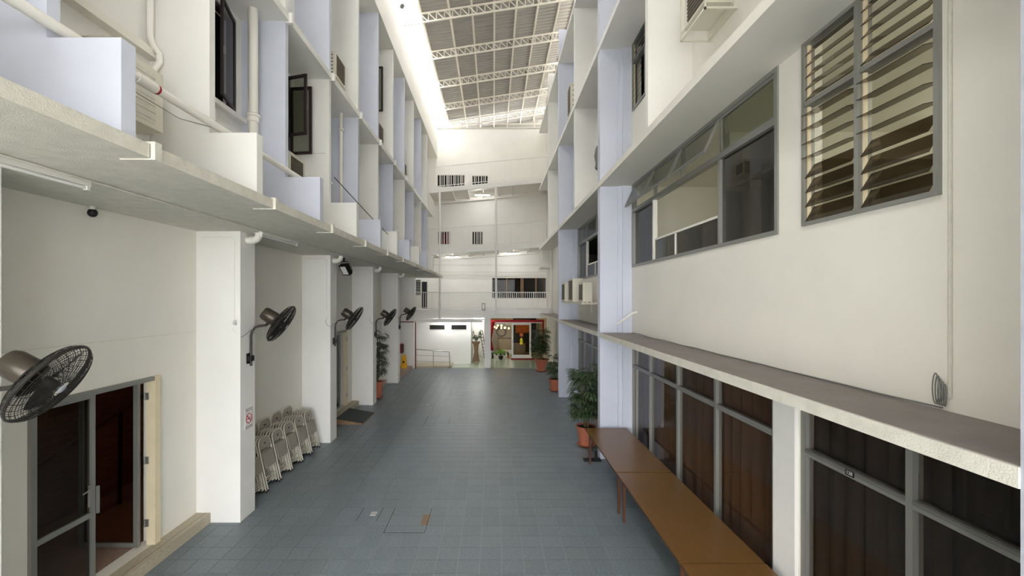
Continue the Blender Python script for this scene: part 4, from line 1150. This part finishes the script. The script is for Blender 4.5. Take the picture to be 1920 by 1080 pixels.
# ---- outdoor condensers on a shelf
r = root('condenser_shelf', (2.8, 13.5, 3.5), 'steel shelf bracketed to the right wall', 'shelf')
for k in range(6): part('shelf_bar', boxb(2.44 + k * .12, 2.49 + k * .12, 11.9, 15.5, 3.50, 3.535), 'ac_white', r)
for y in (12.0, 13.6, 15.2):
    b = NB(); box(b, 2.44, 3.1, y, y + .05, 3.46, 3.50); box(b, 3.05, 3.1, y, y + .05, 3.2, 3.46); part('bracket', b, 'ac_white', r)
for i, (y, ln, h, l) in enumerate(((12.1, .60, .54, 'nearest of the three condensers on the wall shelf'), (13.2, .8, .70, 'tall middle condenser on the wall shelf'), (14.6, .7, .62, 'farthest condenser on the wall shelf'))):
    ac_box((2.5, 2.42, 2.41)[i], (2.76, 2.74, 2.72)[i], y, y + ln, 3.535, 3.535 + h, l, cat='condenser', name='outdoor_condenser', group='condensers on the wall shelf', vents=False)

# ---- right wall cables
conduit('canopy_cable', [(3.085, 9.6, 2.862)] + [(3.06 + .025 * math.sin(y * 5), y, 2.862 + .012 * abs(math.sin(y * 2.3))) for y in [9 - .4 * k for k in range(15)]] + [(3.09, 2.98, 2.87)], .007, 'alu_dark', 'grey cable lying along the canopy against the wall', 'cable', 5)
conduit('wall_trunking', [(3.09, 2.93, 2.95), (3.09, 2.93, 6.1)], .011, 'fascia', 'thin vertical trunking on the near right wall', 'conduit')
b = NB()
for k in range(5):
    hh = .075 + .008 * k; ww = .01 + .003 * k
    tube(b, [(3.082 - .006 * k, 2.955 + .01 * k + ww * math.cos(t * math.pi / 9), 2.96 + .01 * k + hh * math.sin(t * math.pi / 9)) for t in range(19)], .0035, 5)
thing('cable_coil', b, 'alu_dark', (3.08, 2.95, 2.86), 'bundle of coiled cable at the foot of the wall trunking', 'cable', smooth=True)
conduit('pipe_stub', [(3.09, 9.3, 3.33), (2.98, 9.33, 3.3), (2.72, 9.5, 3.06)], .024, 'pvc', 'short white pipe stub slanting from the wall by the lavender column')

# ================================================================== TABLES
def table(y0, label):
    L, x0, x1, zt = 2.42, 2.03, 2.95, .75
    r = root('long_table', (2.49, y0 + L / 2, 0), label, 'table', 'long wooden tables along the right wall')
    part('table_top', boxb(x0, x1, y0, y0 + L, zt - .022, zt), 'wood_table', r)
    part('edge_band', (lambda b: (box(b, x0 - .004, x0, y0, y0 + L, zt - .024, zt - .001), box(b, x1, x1 + .004, y0, y0 + L, zt - .024, zt - .001), b)[-1])(NB()), 'wood_edge', r)
    b = NB()
    box(b, x0 + .05, x0 + .07, y0 + .08, y0 + L - .08, zt - .1, zt - .022); box(b, x1 - .07, x1 - .05, y0 + .08, y0 + L - .08, zt - .1, zt - .022)
    part('apron', b, 'wood_edge', r)
    for y in (y0 + .1, y0 + L - .15):
        for x in (x0 + .06, x1 - .11):
            b = NB(); prism(b, [(x, zt - .022), (x + .05, zt - .022), (x + .042, 0), (x + .008, 0)], 'y', y, y + .045); part('leg', b, 'table_leg', r)
    return r
table(7.18, 'farthest long wooden table, beside the potted palm')
table(4.72, 'middle long wooden table along the glass')
table(2.27, 'nearest long wooden table, mostly below the view')
r = root('base_plate', (2.3, 9.75, 0), 'dark stand base on the floor beside the farthest table', 'stand base')
part('plate', boxb(2.02, 2.4, 9.615, 9.77, 0, .03), 'dark', r); b = NB(); tube(b, [(2.3, 9.69, .03), (2.3, 9.69, .2)], .03, 10); part('socket', b, 'dark', r)

# ================================================================== POTTED PALMS
def palm_leaf(m, w=1.0, n=9):
    """palmate leaf: blades fanning from the origin, pointing +X, drooping"""
    b = NB()
    for k in range(n):
        a = R(-78 + 156 * k / (n - 1)); L = .30 * (1 - .25 * abs(k - (n - 1) / 2) / (n / 2))
        d = Vector((math.cos(a), math.sin(a), 0)); s = Vector((-math.sin(a), math.cos(a), 0)) * .017 * w
        p0 = Vector((0, 0, 0)); p1 = d * L * .5 + Vector((0, 0, .015)); p2 = d * L * .8 + Vector((0, 0, -.02)); p3 = d * L + Vector((0, 0, -.085))
        v = [b.verts.new(x) for x in (p0, p1 + s, p1 - s, p2 + s * .8, p2 - s * .8, p3)]
        b.faces.new((v[0], v[2], v[1])); b.faces.new((v[1], v[2], v[4], v[3])); b.faces.new((v[3], v[4], v[5]))
    return mesh_of('leaf', b, m)
LEAF = {m: palm_leaf(m) for m in ('leaf', 'leaf_grey')}
def palm(x, y, zp, rp, htop, spread, nst, nlf, label, m='leaf', gap=None, cut=None):
    r = root('potted_palm', (x, y, 0), label, 'plant', 'potted palms in the court')
    b = NB(); lathe(b, [(.0, .02), (rp * .68, .02), (rp * .95, zp - .06), (rp * 1.06, zp - .06), (rp * 1.08, zp), (rp * .98, zp), (rp * .94, zp - .05), (.0, zp - .05)], (x, y, 0), seg=24); part('pot', b, 'terracotta', r, True)
    b = NB(); lathe(b, [(rp * .7, 0), (rp * 1.0, .05), (rp * .95, .05), (rp * .7, .02)], (x, y, 0), seg=24); part('saucer', b, 'terracotta', r, True)
    b = NB(); lathe(b, [(.0, zp - .05), (rp * .93, zp - .05), (rp * .9, zp - .03), (.0, zp - .025)], (x, y, 0), seg=16); part('soil', b, 'soil', r)
    tips = []
    for k in range(nst):
        a = 2 * math.pi * k / nst + random.uniform(-.3, .3); q = random.uniform(.15, .75)
        h = zp + (htop - zp) * random.uniform(.55, .92)
        p = [Vector((x + math.cos(a) * rp * .4 * q, y + math.sin(a) * rp * .4 * q, zp - .04))]
        e = Vector((x + math.cos(a) * spread * .45 * q, y + math.sin(a) * spread * .45 * q, h))
        b = NB(); tube(b, [p[0], (p[0] + e) / 2 + Vector((math.cos(a), math.sin(a), 0)) * .02, e], [.013, .011, .007], 6); part('stem', b, 'stem', r, True)
        tips.append((p[0], e, a))
    for k in range(nlf):
        p, e, a0 = tips[k % nst]; t = 1 - (random.random() ** 1.2) * .85
        if gap and gap[0] < p.z + (e.z - p.z) * t < gap[1] and random.random() < .75: t = random.choice((.25, .98))
        c = p.lerp(e, t); a = random.uniform(0, 2 * math.pi)
        pet = random.uniform(.06, .2) * spread / .4; tilt = random.uniform(-.2, .75)
        st = c + Vector((math.cos(a) * pet, math.sin(a) * pet, pet * .5))
        if cut and ((st.x - x) * cut[0] + (st.y - y) * cut[1]) > cut[2]: a += math.pi; st = c + Vector((math.cos(a) * pet * .6, math.sin(a) * pet * .6, pet * .4))
        o = bpy.data.objects.new('leaf', LEAF[m]); COL.objects.link(o); o.parent = r
        o.location = st - ROOT[r.name]; o.rotation_euler = (random.uniform(-.5, .5), -.15 + tilt * .7, a); s = random.uniform(.7, 1.15) * (spread / .42) ** .5; o.scale = (s, s, s)
    return r
palm(2.28, 10.65, .50, .23, 2.12, .52, 10, 120, 'tall bushy palm in a terracotta pot beside the lavender column', cut=(1, 0, .38), gap=(1.25, 1.45))
palm(2.42, 17.0, .48, .24, 1.5, .42, 7, 52, 'small palm in a terracotta pot beside the second lavender column', cut=(0, -1, .3))
palm(2.42, 21.6, .62, .34, 2.3, .62, 10, 96, 'largest palm in a wide terracotta pot by the shop front', cut=(1, 0, .26))
palm(-4.24, 15.78, .62, .22, 2.75, .5, 8, 66, 'slender palm in a terracotta pot between the left columns', 'leaf_grey', cut=(-1, 0, .2))

# ================================================================== FAR LEFT BAY
r = root('wet_floor_sign', (-4.48, 21.7, .15), 'yellow folding caution sign on the pink platform', 'caution sign')
for s in (-1, 1):
    b = NB(); prism(b, [(-4.62, .15), (-4.34, .15), (-4.40, .78), (-4.56, .78)], 'y', -.008, .008)
    bmesh.ops.transform(b, matrix=Matrix.Translation((0, 21.7 + s * .09, 0)), verts=b.verts)
    p_ = part('panel', b, 'yellow', r)
    part('symbol', boxb(-4.52, -4.44, 21.7 + s * .09 + (-.011 if s < 0 else .008), 21.7 + s * .09 + (-.008 if s < 0 else .011), .4, .52), 'ink', p_)
part('handle', boxb(-4.53, -4.43, 21.62, 21.78, .76, .8), 'yellow', r)
r = root('hose_box', (-4.7, 22.1, .9), 'dark red box on the wall above the caution sign', 'box')
part('box_body', boxb(-4.79, -4.62, 21.95, 22.3, .85, 1.3), 'dark_red', r); part('box_door', boxb(-4.62, -4.612, 21.97, 22.28, .87, 1.28), 'dark', r)

# ---- small fittings high up
r = root('beam_lamp', (-3.2, 14.7, 13.5), 'small silver lamp on top of the left roof beam', 'lamp')
b = NB(); tube(b, [(-3.3, 14.7, 13.5), (-3.3, 14.7, 13.62), (-3.16, 14.7, 13.6)], .015, 6); part('bracket', b, 'steel', r, True)
b = NB(); lathe(b, [(.02, 0), (.06, .05), (.09, .12), (.085, .13), (.0, .12)], (-3.15, 14.7, 13.62), (.5, -.3, -.8), 14); part('shade', b, 'steel', r, True)
b = NB(); lathe(b, [(.02, 0), (.07, .06), (.05, .2), (.09, .4), (.06, .6), (.03, .68)], (2.98, 12.4, 7.3), seg=9)
thing('hanging_bundle', b, 'alu_dark', (2.98, 12.4, 7.3), 'grey cloth bundle hanging on the right wall below the far louvred window', 'bundle', smooth=True)
b = NB(); tube(b, [(-3.32, 8.8, 6.55), (-3.36, 8.69, 6.55), (-3.95, 8.69, 6.55)], .012, 6)
thing('fin_conduit', b, 'pvc', (-3.6, 8.69, 6.55), 'thin horizontal pipe across the white fin below the open casement', 'pipe', smooth=True)
